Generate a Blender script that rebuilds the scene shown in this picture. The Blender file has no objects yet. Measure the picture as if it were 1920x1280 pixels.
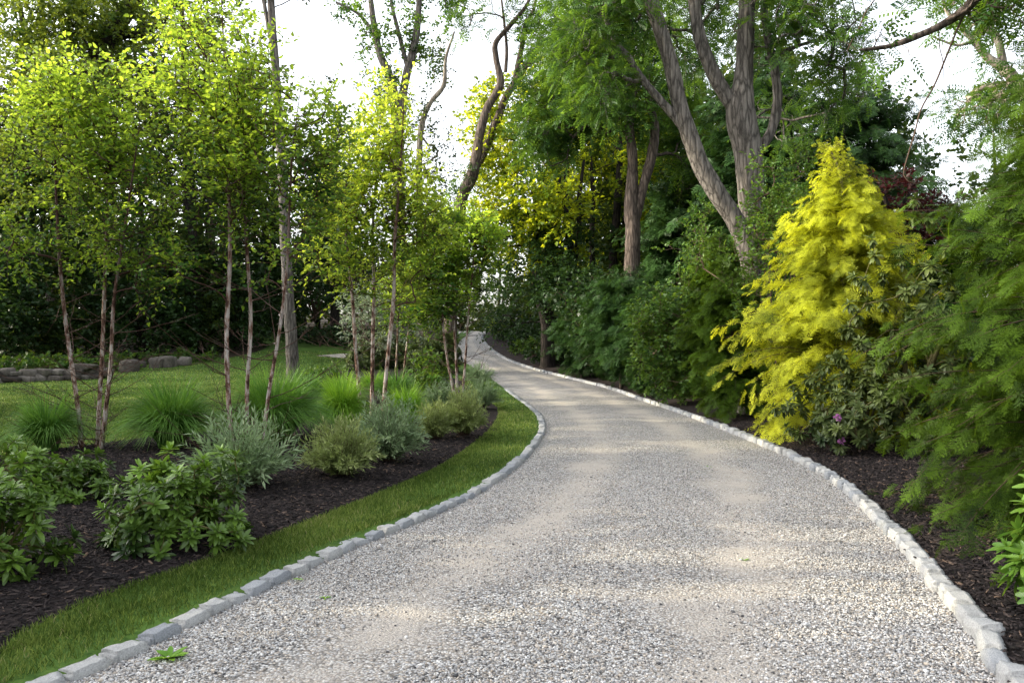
import bpy, math
import numpy as np

SC = bpy.context.scene
COL = SC.collection
RNG = np.random.default_rng(7)
F, CX, CY, EYE = 1507.0, 960.0, 640.0, 1.6      # focal length in photo pixels, optical centre, eye height

# ------------------------------------------------------------------ terrain
def gz(X, Y):
    X = np.asarray(X, float); Y = np.asarray(Y, float)
    a = np.clip(Y - 20, 0, 32)
    z = 0.002246 * a * a
    far = np.clip(Y - 52, 0, 60)
    left = 1 / (1 + np.exp((X + 9) / 1.5))
    z = z + far * 0.055 * left - far * 0.012 * (1 - left)
    z = z + 0.03 * np.sin(X * 0.35 + 1.0) * np.sin(Y * 0.22) * np.clip((np.abs(X) - 5) / 6, 0, 1)
    return z

def at(x, y, Y):
    return np.array([(x - CX) / F * Y, Y, EYE - (y - CY) / F * Y])

_Y = np.linspace(1.6, 95, 9000)
def gp(x, y):
    X = (x - CX) / F * _Y
    d = EYE - (y - CY) / F * _Y - gz(X, _Y)
    k = np.argmax(d < 0) if (d < 0).any() else len(_Y) - 1
    return np.array([X[k], _Y[k], float(gz(X[k], _Y[k]))])

def ground(X, Y):
    return np.array([X, Y, float(gz(X, Y))])

# ------------------------------------------------------------------ small maths
def nrm(v):
    return v / np.maximum(np.linalg.norm(v, axis=-1, keepdims=True), 1e-9)

def catmull(P, n):
    P = np.asarray(P, float)
    Q = np.vstack([2 * P[0] - P[1], P, 2 * P[-1] - P[-2]])
    out = []
    m = len(P) - 1
    for u in np.linspace(0, m, n):
        i = min(int(u), m - 1); t = u - i
        p0, p1, p2, p3 = Q[i], Q[i + 1], Q[i + 2], Q[i + 3]
        out.append(0.5 * (2 * p1 + (p2 - p0) * t + (2 * p0 - 5 * p1 + 4 * p2 - p3) * t * t + (3 * p1 - p0 - 3 * p2 + p3) * t ** 3))
    return np.array(out)

def resample(P, n):
    D = catmull(P, len(P) * 20)
    s = np.concatenate([[0], np.cumsum(np.linalg.norm(np.diff(D, axis=0), axis=1))])
    u = np.linspace(0, s[-1], n)
    return np.stack([np.interp(u, s, D[:, k]) for k in range(D.shape[1])], 1)

def length(P):
    return float(np.linalg.norm(np.diff(P, axis=0), axis=1).sum())

_nd = np.random.default_rng(3).normal(size=(9, 3)); _np = np.random.default_rng(4).uniform(0, 6.28, 9)
def lump(P, s):
    """cheap smooth 3-D noise in about -1..1"""
    v = 0
    for i in range(9):
        v = v + np.sin((P @ _nd[i]) * s * (0.7 + 0.25 * i) + _np[i]) / (1 + 0.25 * i)
    return v / 3.0

# ------------------------------------------------------------------ mesh building
class Geo:
    def __init__(self):
        self.V = []; self.F = []; self.T = []; self.n = 0
    def add(self, V, Fs, tint=0.5):
        V = np.asarray(V, np.float32).reshape(-1, 3)
        t = np.broadcast_to(np.asarray(tint, np.float32), (len(V),))
        for f in (Fs if isinstance(Fs, list) else [Fs]):
            self.F.append(np.asarray(f, np.int64) + self.n)
        self.V.append(V); self.T.append(t); self.n += len(V)
    def mesh(self, name, off=(0, 0, 0), smooth=False):
        V = np.concatenate(self.V) - np.asarray(off, np.float32)
        T = np.concatenate(self.T)
        me = bpy.data.meshes.new(name)
        me.vertices.add(len(V)); me.vertices.foreach_set("co", V.astype(np.float32).ravel())
        L = np.concatenate([f.ravel() for f in self.F]).astype(np.int32)
        K = np.concatenate([np.full(len(f), f.shape[1]) for f in self.F])
        me.loops.add(len(L)); me.loops.foreach_set("vertex_index", L)
        me.polygons.add(len(K))
        me.polygons.foreach_set("loop_start", np.concatenate([[0], np.cumsum(K)[:-1]]).astype(np.int32))
        if smooth:
            me.polygons.foreach_set("use_smooth", np.ones(len(K), bool))
        a = me.attributes.new("tint", 'FLOAT', 'POINT'); a.data.foreach_set("value", T.astype(np.float32))
        me.update(calc_edges=True)
        return me

def link(name, me, m=None, parent=None, loc=None):
    o = bpy.data.objects.new(name, me); COL.objects.link(o)
    if m is not None and me is not None:
        me.materials.clear(); me.materials.append(m)
    if parent is not None: o.parent = parent
    if loc is not None: o.location = loc
    return o

def tag(o, label=None, cat=None, group=None, kind=None):
    if label: o['label'] = label
    if cat: o['category'] = cat
    if group: o['group'] = group
    if kind: o['kind'] = kind
    return o

def thing(name, label, cat, loc, group=None):
    return tag(link(name, None, loc=tuple(float(v) for v in loc)), label, cat, group)

def inst(g, tmpl, pos, X, Yd, N, size, tint, wid=None):
    """copies of a template (V, faces) in frames X (side) Yd (along) N (up)"""
    Vt, Ft = tmpl[:2]
    n = len(pos); k = len(Vt)
    size = np.broadcast_to(np.asarray(size, float), (n,))[:, None, None]
    w = 1.0 if wid is None else np.broadcast_to(np.asarray(wid, float), (n,))[:, None, None]
    V = pos[:, None, :] + size * (w * Vt[None, :, 0:1] * X[:, None, :] + Vt[None, :, 1:2] * Yd[:, None, :] + Vt[None, :, 2:3] * N[:, None, :])
    Fs = []
    for f in (Ft if isinstance(Ft, list) else [Ft]):
        Fs.append((f[None] + (np.arange(n) * k)[:, None, None]).reshape(-1, f.shape[1]))
    tint = np.broadcast_to(np.asarray(tint, float), (n,))
    if len(tmpl) > 2: tint = np.clip(tint[:, None] + tmpl[2][None], 0, 1).ravel()
    else: tint = np.repeat(tint, k)
    g.add(V.reshape(-1, 3), Fs, tint)

def frames(d, up):
    d = nrm(d); x = nrm(np.cross(d, up)); n = np.cross(x, d)
    return x, d, n

def tubes(g, P, R, S=5, tint=0.5, cap=False):
    P = np.asarray(P, float); R = np.asarray(R, float)
    B, K, _ = P.shape
    T = nrm(np.gradient(P, axis=1))
    main = nrm(P[:, -1] - P[:, 0])
    ref = np.where(np.abs(main[:, 2:3]) > 0.8, np.array([[1.0, 0.13, 0.0]]), np.array([[0.0, 0.1, 1.0]]))
    N1 = nrm(np.cross(T, ref[:, None, :])); N2 = np.cross(T, N1)
    a = np.linspace(0, 2 * math.pi, S, endpoint=False)
    V = P[:, :, None, :] + R[:, :, None, None] * (np.cos(a)[None, None, :, None] * N1[:, :, None, :] + np.sin(a)[None, None, :, None] * N2[:, :, None, :])
    i = np.arange(K - 1)[:, None]; j = np.arange(S)[None, :]
    q = np.stack(np.broadcast_arrays(i * S + j, i * S + (j + 1) % S, (i + 1) * S + (j + 1) % S, (i + 1) * S + j), -1).reshape(-1, 4)
    q = (q[None] + (np.arange(B) * K * S)[:, None, None]).reshape(-1, 4)
    tint = np.asarray(tint, float)
    if tint.ndim: tint = np.repeat(tint, K * S)
    g.add(V.reshape(-1, 3), q, tint)

def trunk_tube(g, P, R, n=28, S=12, seed=0, flare=True, tint=0.5, rough=0.09):
    Q = catmull(np.column_stack([P, R]), n)
    pts, r = Q[:, :3], np.maximum(Q[:, 3], 0.004)
    if flare:
        t = np.linspace(0, 1, n); r = r * (1 + 0.35 * np.exp(-t * 22))
    T = nrm(np.gradient(pts, axis=0))
    ref = np.array([1.0, 0.13, 0.0]); N1 = nrm(np.cross(T, ref)); N2 = np.cross(T, N1)
    a = np.linspace(0, 2 * math.pi, S, endpoint=False)
    rr = r[:, None] * np.ones((1, S))
    V = pts[:, None] + rr[..., None] * (np.cos(a)[None, :, None] * N1[:, None] + np.sin(a)[None, :, None] * N2[:, None])
    V += (V - pts[:, None]) * (rough * (lump(V.reshape(-1, 3) + seed * 7.3, .55 / max(r.mean(), .02)) + .6 * lump(V.reshape(-1, 3) - seed * 3.1, 1.6 / max(r.mean(), .02))).reshape(n, S)[..., None])
    i = np.arange(n - 1)[:, None]; j = np.arange(S)[None, :]
    q = np.stack(np.broadcast_arrays(i * S + j, i * S + (j + 1) % S, (i + 1) * S + (j + 1) % S, (i + 1) * S + j), -1).reshape(-1, 4)
    g.add(V.reshape(-1, 3), q, tint)
    return pts, r

# ------------------------------------------------------------------ leaf templates (x side, y along, z up)
def t_kite(w=0.5, fold=0.12):
    V = np.array([[0, 0, 0], [w / 2, .42, fold], [0, 1, -0.04], [-w / 2, .42, fold]], float)
    return V, np.array([[0, 1, 2], [0, 2, 3]])

def t_ovate(w=0.62, fold=0.10, curl=0.12):
    V = np.array([[0, 0, 0], [w * .42, .25, fold], [w * .40, .58, fold * .7], [0, 1, -curl], [-w * .40, .58, fold * .7], [-w * .42, .25, fold]], float)
    return V, np.array([[0, 1, 2, 3], [0, 3, 4, 5]])

def t_leathery(w=0.33, curl=0.16, n=5):
    t = np.linspace(0, 1, n); V = []
    prof = np.array([0.2, 0.72, 1.0, 0.92, 0.30])
    for k in range(n):
        z = -curl * t[k] ** 2
        V += [[-w / 2 * prof[k], t[k], z + .03 * prof[k]], [0, t[k], z - .015], [w / 2 * prof[k], t[k], z + .03 * prof[k]]]
    Fs = []
    for k in range(n - 1):
        a = 3 * k
        Fs += [[a, a + 1, a + 4, a + 3], [a + 1, a + 2, a + 5, a + 4]]
    return np.array(V, float), np.array(Fs)

def t_pinnate(pairs=6, lw=0.10, ll=0.27):
    V = []; Fs = []
    for k in range(pairs):
        t = 0.22 + 0.75 * k / (pairs - 1); zd = -0.22 * t * t
        for s in (-1, 1):
            d = np.array([s * .86, .5, -.16]); d /= np.linalg.norm(d); p = np.array([0, t, zd])
            q = np.array([-d[1] * s, d[0] * s, 0.1]) * lw / 2
            b = len(V); L = ll * (1 - .35 * abs(t - .55))
            V += [p, p + d * L * .45 + q, p + d * L, p + d * L * .45 - q]
            Fs.append([b, b + 1, b + 2, b + 3])
    b = len(V); V += [np.array([.008, 0, 0]), np.array([.005, 1, -.22]), np.array([-.005, 1, -.22]), np.array([-.008, 0, 0])]; Fs.append([b, b + 1, b + 2, b + 3])
    b = len(V); V += [np.array([0, .95, -.2]), np.array([lw * .5, 1.06, -.25]), np.array([0, 1.2, -.32]), np.array([-lw * .5, 1.06, -.25])]; Fs.append([b, b + 1, b + 2, b + 3])
    return np.array(V), np.array(Fs)

def t_frond(pairs, need, nl, nw, seed=0, kite=False):
    """flat hemlock spray of length 1: side shoots clothed in needles, the tip nodding"""
    r = np.random.default_rng(seed); V = []; T = []; C = []
    def axis(t): return np.array([0.03 * math.sin(5 * t + seed), t, -0.20 * t * t])
    def needle(p, d, L, w):
        s = np.cross(d, [0, 0, 1.0]); s = s / (np.linalg.norm(s) + 1e-9)
        b = len(V); V.extend([p - s * w / 2, p + s * w / 2, p + d * L]); T.append([b, b + 1, b + 2])
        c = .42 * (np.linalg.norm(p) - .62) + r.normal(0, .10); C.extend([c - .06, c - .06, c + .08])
    for k in range(pairs):
        t = 0.06 + 0.86 * (k + .3 * r.random()) / pairs
        for s in (-1, 1):
            tt = min(1, t + (0.03 if s > 0 else 0)); p = axis(tt)
            L = (0.50 * (1 - tt) ** .75 + 0.07) * r.uniform(.75, 1.15)
            ang = math.radians(r.uniform(42, 60)); d = np.array([s * math.sin(ang), math.cos(ang), r.uniform(-.22, .05)])
            if kite:
                q = np.array([-d[1], d[0], 0]) * 0.055; b = len(V)
                V.extend([p, p + d * L * .5 + q, p + d * L - [0, 0, .06 * L], p + d * L * .5 - q]); T.append([b, b + 1, b + 2]); T.append([b, b + 2, b + 3])
                c = .42 * (tt - .55) + r.normal(0, .08); C.extend([c - .18, c, c + .12, c])
                continue
            for m in range(need):
                u = (m + .6) / need; pp = p + d * L * u + np.array([0, 0, -.16 * L * u * u])
                for s2 in (-1, 1):
                    a2 = math.radians(r.uniform(45, 70)) * s2
                    dd = np.array([d[0] * math.cos(a2) - d[1] * math.sin(a2), d[0] * math.sin(a2) + d[1] * math.cos(a2), r.uniform(-.45, .35)])
                    needle(pp, dd, nl * (1.05 - .4 * u) * r.uniform(.8, 1.2), nw)
            needle(p + d * L * .9, d, nl * 1.2, nw)
    for m in range(pairs * 2):
        t = (m + .5) / (pairs * 2); p = axis(t)
        for s in (-1, 1):
            needle(p, np.array([s * .8, .6, .05]), nl, nw)
    V = np.array(V, float)
    b = len(V); V = np.vstack([V, [[-.006, 0, 0], [.006, 0, 0], [.003, 1, -.2], [-.003, 1, -.2]]])
    T += [[b, b + 1, b + 2], [b, b + 2, b + 3]]; C += [-.3] * 4
    return V, np.array(T), np.array(C)

KITE, OVATE = t_kite(), t_ovate()
KITE_WIDE = t_kite(0.75, .14)
LEATHER = t_leathery()
PINNATE = t_pinnate()
PINNATE_FAR = t_pinnate(4, .17, .3)
FROND_NEAR = [t_frond(8, 7, .066, .030, s) for s in (1, 2, 8)]
FROND_MID = [t_frond(6, 3, .12, .050, s) for s in (3, 4, 9)]
FROND_LITE = [t_frond(5, 2, .16, .065, s) for s in (11, 12, 13)]
FROND_FAR = [t_frond(5, 0, 0.11, .05, s, True) for s in (5, 6, 7)]
NARROW = t_kite(0.2, .03)

# ------------------------------------------------------------------ materials
def new_mat(name):
    m = bpy.data.materials.new(name); m.use_nodes = True
    nt = m.node_tree; nt.nodes.clear()
    return m, nt, nt.nodes, nt.links

def ramp(N, stops, interp='LINEAR'):
    r = N.new('ShaderNodeValToRGB'); r.color_ramp.interpolation = interp
    e = r.color_ramp.elements
    while len(e) < len(stops): e.new(0.5)
    for k, (p, c) in enumerate(stops):
        e[k].position = p; e[k].color = (*c, 1) if len(c) == 3 else c
    return r

def leaf_mat(name, dark, light, trans, amount=0.42, rough=0.5, spec=0.3, patch=0.9):
    m, nt, N, L = new_mat(name)
    att = N.new('ShaderNodeAttribute'); att.attribute_name = "tint"
    tc = N.new('ShaderNodeTexCoord'); noi = N.new('ShaderNodeTexNoise'); noi.inputs['Scale'].default_value = patch; noi.inputs['Detail'].default_value = 2
    L.new(tc.outputs['Object'], noi.inputs['Vector'])
    mx = N.new('ShaderNodeMath'); mx.operation = 'MULTIPLY_ADD'; mx.inputs[1].default_value = 0.6
    mul = N.new('ShaderNodeMath'); mul.operation = 'MULTIPLY_ADD'; mul.inputs[1].default_value = 1.6; mul.inputs[2].default_value = -0.6
    L.new(noi.outputs['Fac'], mul.inputs[0]); L.new(att.outputs['Fac'], mx.inputs[0]); L.new(mul.outputs[0], mx.inputs[2])
    rp = ramp(N, [(0.0, dark), (0.55, tuple((a + b) / 2 for a, b in zip(dark, light))), (1.0, light)])
    L.new(mx.outputs[0], rp.inputs['Fac'])
    b = N.new('ShaderNodeBsdfPrincipled'); b.inputs['Roughness'].default_value = rough; b.inputs['Specular IOR Level'].default_value = spec
    L.new(rp.outputs['Color'], b.inputs['Base Color'])
    t = N.new('ShaderNodeBsdfTranslucent')
    r2 = ramp(N, [(0.05, tuple(1.3 * c for c in dark)), (0.95, trans)])
    L.new(mx.outputs[0], r2.inputs['Fac']); L.new(r2.outputs['Color'], t.inputs['Color'])
    s = N.new('ShaderNodeMixShader'); s.inputs[0].default_value = amount
    L.new(b.outputs[0], s.inputs[1]); L.new(t.outputs[0], s.inputs[2])
    o = N.new('ShaderNodeOutputMaterial'); L.new(s.outputs[0], o.inputs['Surface'])
    return m

def bark_mat(name, c1, c2, c3, scale=(7, 7, 1.1), bump=0.5, moss=None):
    m, nt, N, L = new_mat(name)
    tc = N.new('ShaderNodeTexCoord'); mp = N.new('ShaderNodeMapping'); mp.inputs['Scale'].default_value = scale
    L.new(tc.outputs['Object'], mp.inputs['Vector'])
    noi = N.new('ShaderNodeTexNoise'); noi.inputs['Scale'].default_value = 3.0; noi.inputs['Detail'].default_value = 6; noi.inputs['Roughness'].default_value = .65
    vor = N.new('ShaderNodeTexVoronoi'); vor.feature = 'DISTANCE_TO_EDGE'; vor.inputs['Scale'].default_value = 2.2
    L.new(mp.outputs[0], noi.inputs['Vector'])
    wv = N.new('ShaderNodeMix'); wv.data_type = 'RGBA'; wv.inputs[0].default_value = .35
    L.new(mp.outputs[0], wv.inputs[6]); L.new(noi.outputs['Color'], wv.inputs[7]); L.new(wv.outputs[2], vor.inputs['Vector'])
    r = ramp(N, [(0.25, c1), (0.5, c2), (0.75, c3)]); L.new(noi.outputs['Fac'], r.inputs['Fac'])
    cr = N.new('ShaderNodeMapRange'); cr.inputs['From Max'].default_value = 0.18; cr.inputs['To Min'].default_value = 0.35; L.new(vor.outputs['Distance'], cr.inputs['Value'])
    mul = N.new('ShaderNodeMix'); mul.data_type = 'RGBA'; mul.blend_type = 'MULTIPLY'; mul.inputs[0].default_value = 1
    L.new(r.outputs[0], mul.inputs[6]); L.new(cr.outputs[0], mul.inputs[7])
    b = N.new('ShaderNodeBsdfPrincipled'); b.inputs['Roughness'].default_value = .9; b.inputs['Specular IOR Level'].default_value = .15
    L.new(mul.outputs[2], b.inputs['Base Color'])
    ad = N.new('ShaderNodeMath'); ad.operation = 'ADD'; L.new(cr.outputs[0], ad.inputs[0]); L.new(noi.outputs['Fac'], ad.inputs[1])
    bp = N.new('ShaderNodeBump'); bp.inputs['Strength'].default_value = bump; bp.inputs['Distance'].default_value = .03; L.new(ad.outputs[0], bp.inputs['Height']); L.new(bp.outputs[0], b.inputs['Normal'])
    o = N.new('ShaderNodeOutputMaterial'); L.new(b.outputs[0], o.inputs['Surface'])
    return m

def birch_mat():
    m, nt, N, L = new_mat("river_birch_bark")
    tc = N.new('ShaderNodeTexCoord'); mp = N.new('ShaderNodeMapping'); mp.inputs['Scale'].default_value = (9, 9, 3.2)
    L.new(tc.outputs['Object'], mp.inputs['Vector'])
    n1 = N.new('ShaderNodeTexNoise'); n1.inputs['Scale'].default_value = 1.3; n1.inputs['Detail'].default_value = 5; n1.inputs['Roughness'].default_value = .7
    L.new(mp.outputs[0], n1.inputs['Vector'])
    r = ramp(N, [(0.38, (.03, .016, .013)), (0.45, (.15, .075, .05)), (0.50, (.33, .235, .19)), (0.57, (.48, .42, .38)), (0.75, (.60, .55, .51))])
    L.new(n1.outputs['Fac'], r.inputs['Fac'])
    att = N.new('ShaderNodeAttribute'); att.attribute_name = "tint"     # upper stems and twigs are red-brown
    mx = N.new('ShaderNodeMix'); mx.data_type = 'RGBA'; L.new(att.outputs['Fac'], mx.inputs[0]); L.new(r.outputs[0], mx.inputs[6]); mx.inputs[7].default_value = (.06, .028, .02, 1)
    b = N.new('ShaderNodeBsdfPrincipled'); b.inputs['Roughness'].default_value = .8; b.inputs['Specular IOR Level'].default_value = .2
    L.new(mx.outputs[2], b.inputs['Base Color'])
    bp = N.new('ShaderNodeBump'); bp.inputs['Strength'].default_value = .6; bp.inputs['Distance'].default_value = .02; L.new(n1.outputs['Fac'], bp.inputs['Height']); L.new(bp.outputs[0], b.inputs['Normal'])
    o = N.new('ShaderNodeOutputMaterial'); L.new(b.outputs[0], o.inputs['Surface'])
    return m

def tint_mat(name, stops, rough=.85, spec=.25, noise=None, interp='LINEAR', trans=None):
    m, nt, N, L = new_mat(name)
    att = N.new('ShaderNodeAttribute'); att.attribute_name = "tint"
    r = ramp(N, stops, interp); L.new(att.outputs['Fac'], r.inputs['Fac'])
    col = r.outputs[0]
    b = N.new('ShaderNodeBsdfPrincipled'); b.inputs['Roughness'].default_value = rough; b.inputs['Specular IOR Level'].default_value = spec
    if noise:
        tc = N.new('ShaderNodeTexCoord'); n = N.new('ShaderNodeTexNoise'); n.inputs['Scale'].default_value = noise; n.inputs['Detail'].default_value = 5; n.inputs['Roughness'].default_value = .7
        L.new(tc.outputs['Object'], n.inputs['Vector'])
        mr = N.new('ShaderNodeMapRange'); mr.inputs['From Min'].default_value = .3; mr.inputs['From Max'].default_value = .7; mr.inputs['To Min'].default_value = .55; mr.inputs['To Max'].default_value = 1.25; L.new(n.outputs['Fac'], mr.inputs['Value'])
        mu = N.new('ShaderNodeMix'); mu.data_type = 'RGBA'; mu.blend_type = 'MULTIPLY'; mu.inputs[0].default_value = 1; L.new(col, mu.inputs[6]); L.new(mr.outputs[0], mu.inputs[7]); col = mu.outputs[2]
        bp = N.new('ShaderNodeBump'); bp.inputs['Strength'].default_value = .5; bp.inputs['Distance'].default_value = .01; L.new(n.outputs['Fac'], bp.inputs['Height']); L.new(bp.outputs[0], b.inputs['Normal'])
    L.new(col, b.inputs['Base Color'])
    o = N.new('ShaderNodeOutputMaterial')
    if trans:
        t = N.new('ShaderNodeBsdfTranslucent'); L.new(col, t.inputs['Color']); s = N.new('ShaderNodeMixShader'); s.inputs[0].default_value = trans
        L.new(b.outputs[0], s.inputs[1]); L.new(t.outputs[0], s.inputs[2]); L.new(s.outputs[0], o.inputs['Surface'])
    else:
        L.new(b.outputs[0], o.inputs['Surface'])
    return m

PEBBLE = [(0.0, (.06, .06, .065)), (0.10, (.16, .155, .15)), (0.26, (.32, .305, .29)), (0.40, (.40, .34, .28)), (0.50, (.46, .455, .455)), (0.66, (.52, .52, .525)), (0.76, (.58, .50, .41)), (0.86, (.66, .655, .645)), (1.0, (.80, .78, .75))]

def gravel_mat():
    m, nt, N, L = new_mat("gravel")
    tc = N.new('ShaderNodeTexCoord')
    vor = N.new('ShaderNodeTexVoronoi'); vor.inputs['Scale'].default_value = 66
    L.new(tc.outputs['Object'], vor.inputs['Vector'])
    sep = N.new('ShaderNodeSeparateColor'); L.new(vor.outputs['Color'], sep.inputs[0])
    r = ramp(N, PEBBLE); L.new(sep.outputs[0], r.inputs['Fac'])
    mr = N.new('ShaderNodeMapRange'); mr.inputs['From Min'].default_value = .25; mr.inputs['From Max'].default_value = .75; mr.inputs['To Min'].default_value = 1.05; mr.inputs['To Max'].default_value = .35
    L.new(vor.outputs['Distance'], mr.inputs['Value'])
    mu = N.new('ShaderNodeMix'); mu.data_type = 'RGBA'; mu.blend_type = 'MULTIPLY'; mu.inputs[0].default_value = 1; L.new(r.outputs[0], mu.inputs[6]); L.new(mr.outputs[0], mu.inputs[7])
    att = N.new('ShaderNodeAttribute'); att.attribute_name = "tint"          # how much fine sand lies between the stones
    n2 = N.new('ShaderNodeTexNoise'); n2.inputs['Scale'].default_value = 1.1; n2.inputs['Detail'].default_value = 6; L.new(tc.outputs['Object'], n2.inputs['Vector'])
    ad = N.new('ShaderNodeMath'); ad.operation = 'MULTIPLY_ADD'; L.new(n2.outputs['Fac'], ad.inputs[0]); ad.inputs[1].default_value = 1.6; L.new(att.outputs['Fac'], ad.inputs[2])
    m2 = N.new('ShaderNodeMapRange'); m2.inputs['From Min'].default_value = .9; m2.inputs['From Max'].default_value = 1.4; m2.inputs['To Max'].default_value = .85; L.new(ad.outputs[0], m2.inputs['Value'])
    n3 = N.new('ShaderNodeTexNoise'); n3.inputs['Scale'].default_value = 160; n3.inputs['Detail'].default_value = 2; L.new(tc.outputs['Object'], n3.inputs['Vector'])
    sand = ramp(N, [(.3, (.34, .30, .26)), (.7, (.62, .56, .49))]); L.new(n3.outputs['Fac'], sand.inputs['Fac'])
    fx = N.new('ShaderNodeMix'); fx.data_type = 'RGBA'; L.new(m2.outputs[0], fx.inputs[0]); L.new(mu.outputs[2], fx.inputs[6]); L.new(sand.outputs[0], fx.inputs[7])
    b = N.new('ShaderNodeBsdfPrincipled'); b.inputs['Roughness'].default_value = .85; b.inputs['Specular IOR Level'].default_value = .25
    L.new(fx.outputs[2], b.inputs['Base Color'])
    inv = N.new('ShaderNodeMath'); inv.operation = 'MULTIPLY'; inv.inputs[1].default_value = -1; L.new(vor.outputs['Distance'], inv.inputs[0])
    bp = N.new('ShaderNodeBump'); bp.inputs['Strength'].default_value = .8; bp.inputs['Distance'].default_value = .012; L.new(inv.outputs[0], bp.inputs['Height']); L.new(bp.outputs[0], b.inputs['Normal'])
    o = N.new('ShaderNodeOutputMaterial'); L.new(b.outputs[0], o.inputs['Surface'])
    return m

def soil_mat(name, c1, c2, c3, sc=14, bump=1.0):
    m, nt, N, L = new_mat(name)
    tc = N.new('ShaderNodeTexCoord')
    n1 = N.new('ShaderNodeTexNoise'); n1.inputs['Scale'].default_value = sc; n1.inputs['Detail'].default_value = 9; n1.inputs['Roughness'].default_value = .75; n1.inputs['Distortion'].default_value = .8
    n2 = N.new('ShaderNodeTexNoise'); n2.inputs['Scale'].default_value = .8; n2.inputs['Detail'].default_value = 3
    L.new(tc.outputs['Object'], n1.inputs['Vector']); L.new(tc.outputs['Object'], n2.inputs['Vector'])
    r = ramp(N, [(.35, c1), (.5, c2), (.68, c3)]); L.new(n1.outputs['Fac'], r.inputs['Fac'])
    mr = N.new('ShaderNodeMapRange'); mr.inputs['From Min'].default_value = .3; mr.inputs['From Max'].default_value = .7; mr.inputs['To Min'].default_value = .7; mr.inputs['To Max'].default_value = 1.3; L.new(n2.outputs['Fac'], mr.inputs['Value'])
    mu = N.new('ShaderNodeMix'); mu.data_type = 'RGBA'; mu.blend_type = 'MULTIPLY'; mu.inputs[0].default_value = 1; L.new(r.outputs[0], mu.inputs[6]); L.new(mr.outputs[0], mu.inputs[7])
    b = N.new('ShaderNodeBsdfPrincipled'); b.inputs['Roughness'].default_value = .95; b.inputs['Specular IOR Level'].default_value = .15
    L.new(mu.outputs[2], b.inputs['Base Color'])
    bp = N.new('ShaderNodeBump'); bp.inputs['Strength'].default_value = bump; bp.inputs['Distance'].default_value = .03; L.new(n1.outputs['Fac'], bp.inputs['Height']); L.new(bp.outputs[0], b.inputs['Normal'])
    o = N.new('ShaderNodeOutputMaterial'); L.new(b.outputs[0], o.inputs['Surface'])
    return m

M = {}
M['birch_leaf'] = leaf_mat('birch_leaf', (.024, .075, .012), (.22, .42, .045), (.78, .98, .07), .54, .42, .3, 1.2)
M['birch_leaf_sunlit'] = leaf_mat('birch_leaf_sunlit', (.035, .10, .012), (.34, .54, .05), (.92, 1.0, .08), .58, .42, .3, 1.2)  # birch leaf made brighter and yellower to stand in for backlight
M['oak_leaf'] = leaf_mat('oak_leaf', (.03, .075, .012), (.14, .20, .03), (.42, .48, .03), .42, .5)
M['maple_leaf'] = leaf_mat('maple_leaf', (.035, .09, .010), (.26, .38, .025), (1.0, 1.0, .03), .6, .45)
M['locust_leaf'] = leaf_mat('locust_leaf', (.014, .048, .008), (.075, .165, .022), (.26, .42, .03), .42, .5)
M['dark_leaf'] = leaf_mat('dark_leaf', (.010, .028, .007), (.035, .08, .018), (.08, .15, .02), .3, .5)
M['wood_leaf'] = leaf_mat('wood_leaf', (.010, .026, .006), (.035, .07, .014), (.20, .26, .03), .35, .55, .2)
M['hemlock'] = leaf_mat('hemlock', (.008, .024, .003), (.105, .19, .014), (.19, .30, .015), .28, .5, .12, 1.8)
M['hemlock_dark'] = leaf_mat('hemlock_dark', (.007, .024, .006), (.055, .125, .026), (.08, .16, .02), .25, .5, .2, 1.8)  # hemlock green darkened to stand in for shade of the wood
M['hemlock_gold'] = leaf_mat('hemlock_gold', (.05, .085, .008), (.64, .69, .06), (.95, .93, .04), .45, .5, .15, 1.8)  # its own yellower green, brightened further to stand in for low sun
M['rhodo'] = leaf_mat('rhodo', (.020, .050, .010), (.22, .37, .055), (.28, .46, .04), .22, .32, .45, 3)
M['rhodo_dark'] = leaf_mat('rhodo_dark', (.025, .048, .014), (.16, .20, .05), (.15, .24, .03), .18, .45, .3, 2)
M['laurel'] = leaf_mat('laurel', (.10, .22, .03), (.26, .42, .06), (.4, .55, .05), .3, .35, .4, 3)
M['silver'] = leaf_mat('silver', (.13, .21, .09), (.40, .50, .29), (.28, .42, .14), .3, .55, .3, 4)
M['silver_gold'] = leaf_mat('silver_gold', (.15, .20, .055), (.42, .48, .19), (.32, .42, .09), .3, .55, .3, 4)
M['grass_tuft'] = leaf_mat('grass_tuft', (.05, .15, .022), (.24, .44, .09), (.30, .52, .05), .38, .45, .3, 3)
M['grass_bright'] = leaf_mat('grass_bright', (.10, .26, .02), (.34, .56, .06), (.45, .65, .04), .38, .45, .3, 3)
M['turf_blade'] = tint_mat('turf_blade', [(0, (.045, .085, .012)), (.35, (.11, .18, .028)), (.75, (.26, .34, .075)), (.95, (.33, .40, .10)), (1, (.44, .41, .19))], .6, .2, trans=.35)
M['viburnum'] = leaf_mat('viburnum', (.035, .085, .012), (.13, .24, .035), (.28, .40, .03), .38, .45, .3, 2)
M['variegated'] = leaf_mat('variegated', (.12, .18, .09), (.55, .60, .48), (.4, .5, .2), .3, .5, .3, 5)
M['red_leaf'] = leaf_mat('red_leaf', (.018, .005, .005), (.06, .010, .010), (.15, .02, .02), .3, .5)
M['petal_pink'] = leaf_mat('petal_pink', (.45, .16, .42), (.75, .42, .72), (.7, .3, .65), .35, .5)
M['petal_white'] = leaf_mat('petal_white', (.6, .62, .52), (.8, .8, .74), (.7, .7, .6), .3, .5)
M['bark_grey'] = bark_mat('bark_grey', (.06, .052, .046), (.15, .132, .116), (.25, .225, .20))
M['bark_brown'] = bark_mat('bark_brown', (.045, .034, .028), (.11, .085, .07), (.20, .16, .13))
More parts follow.
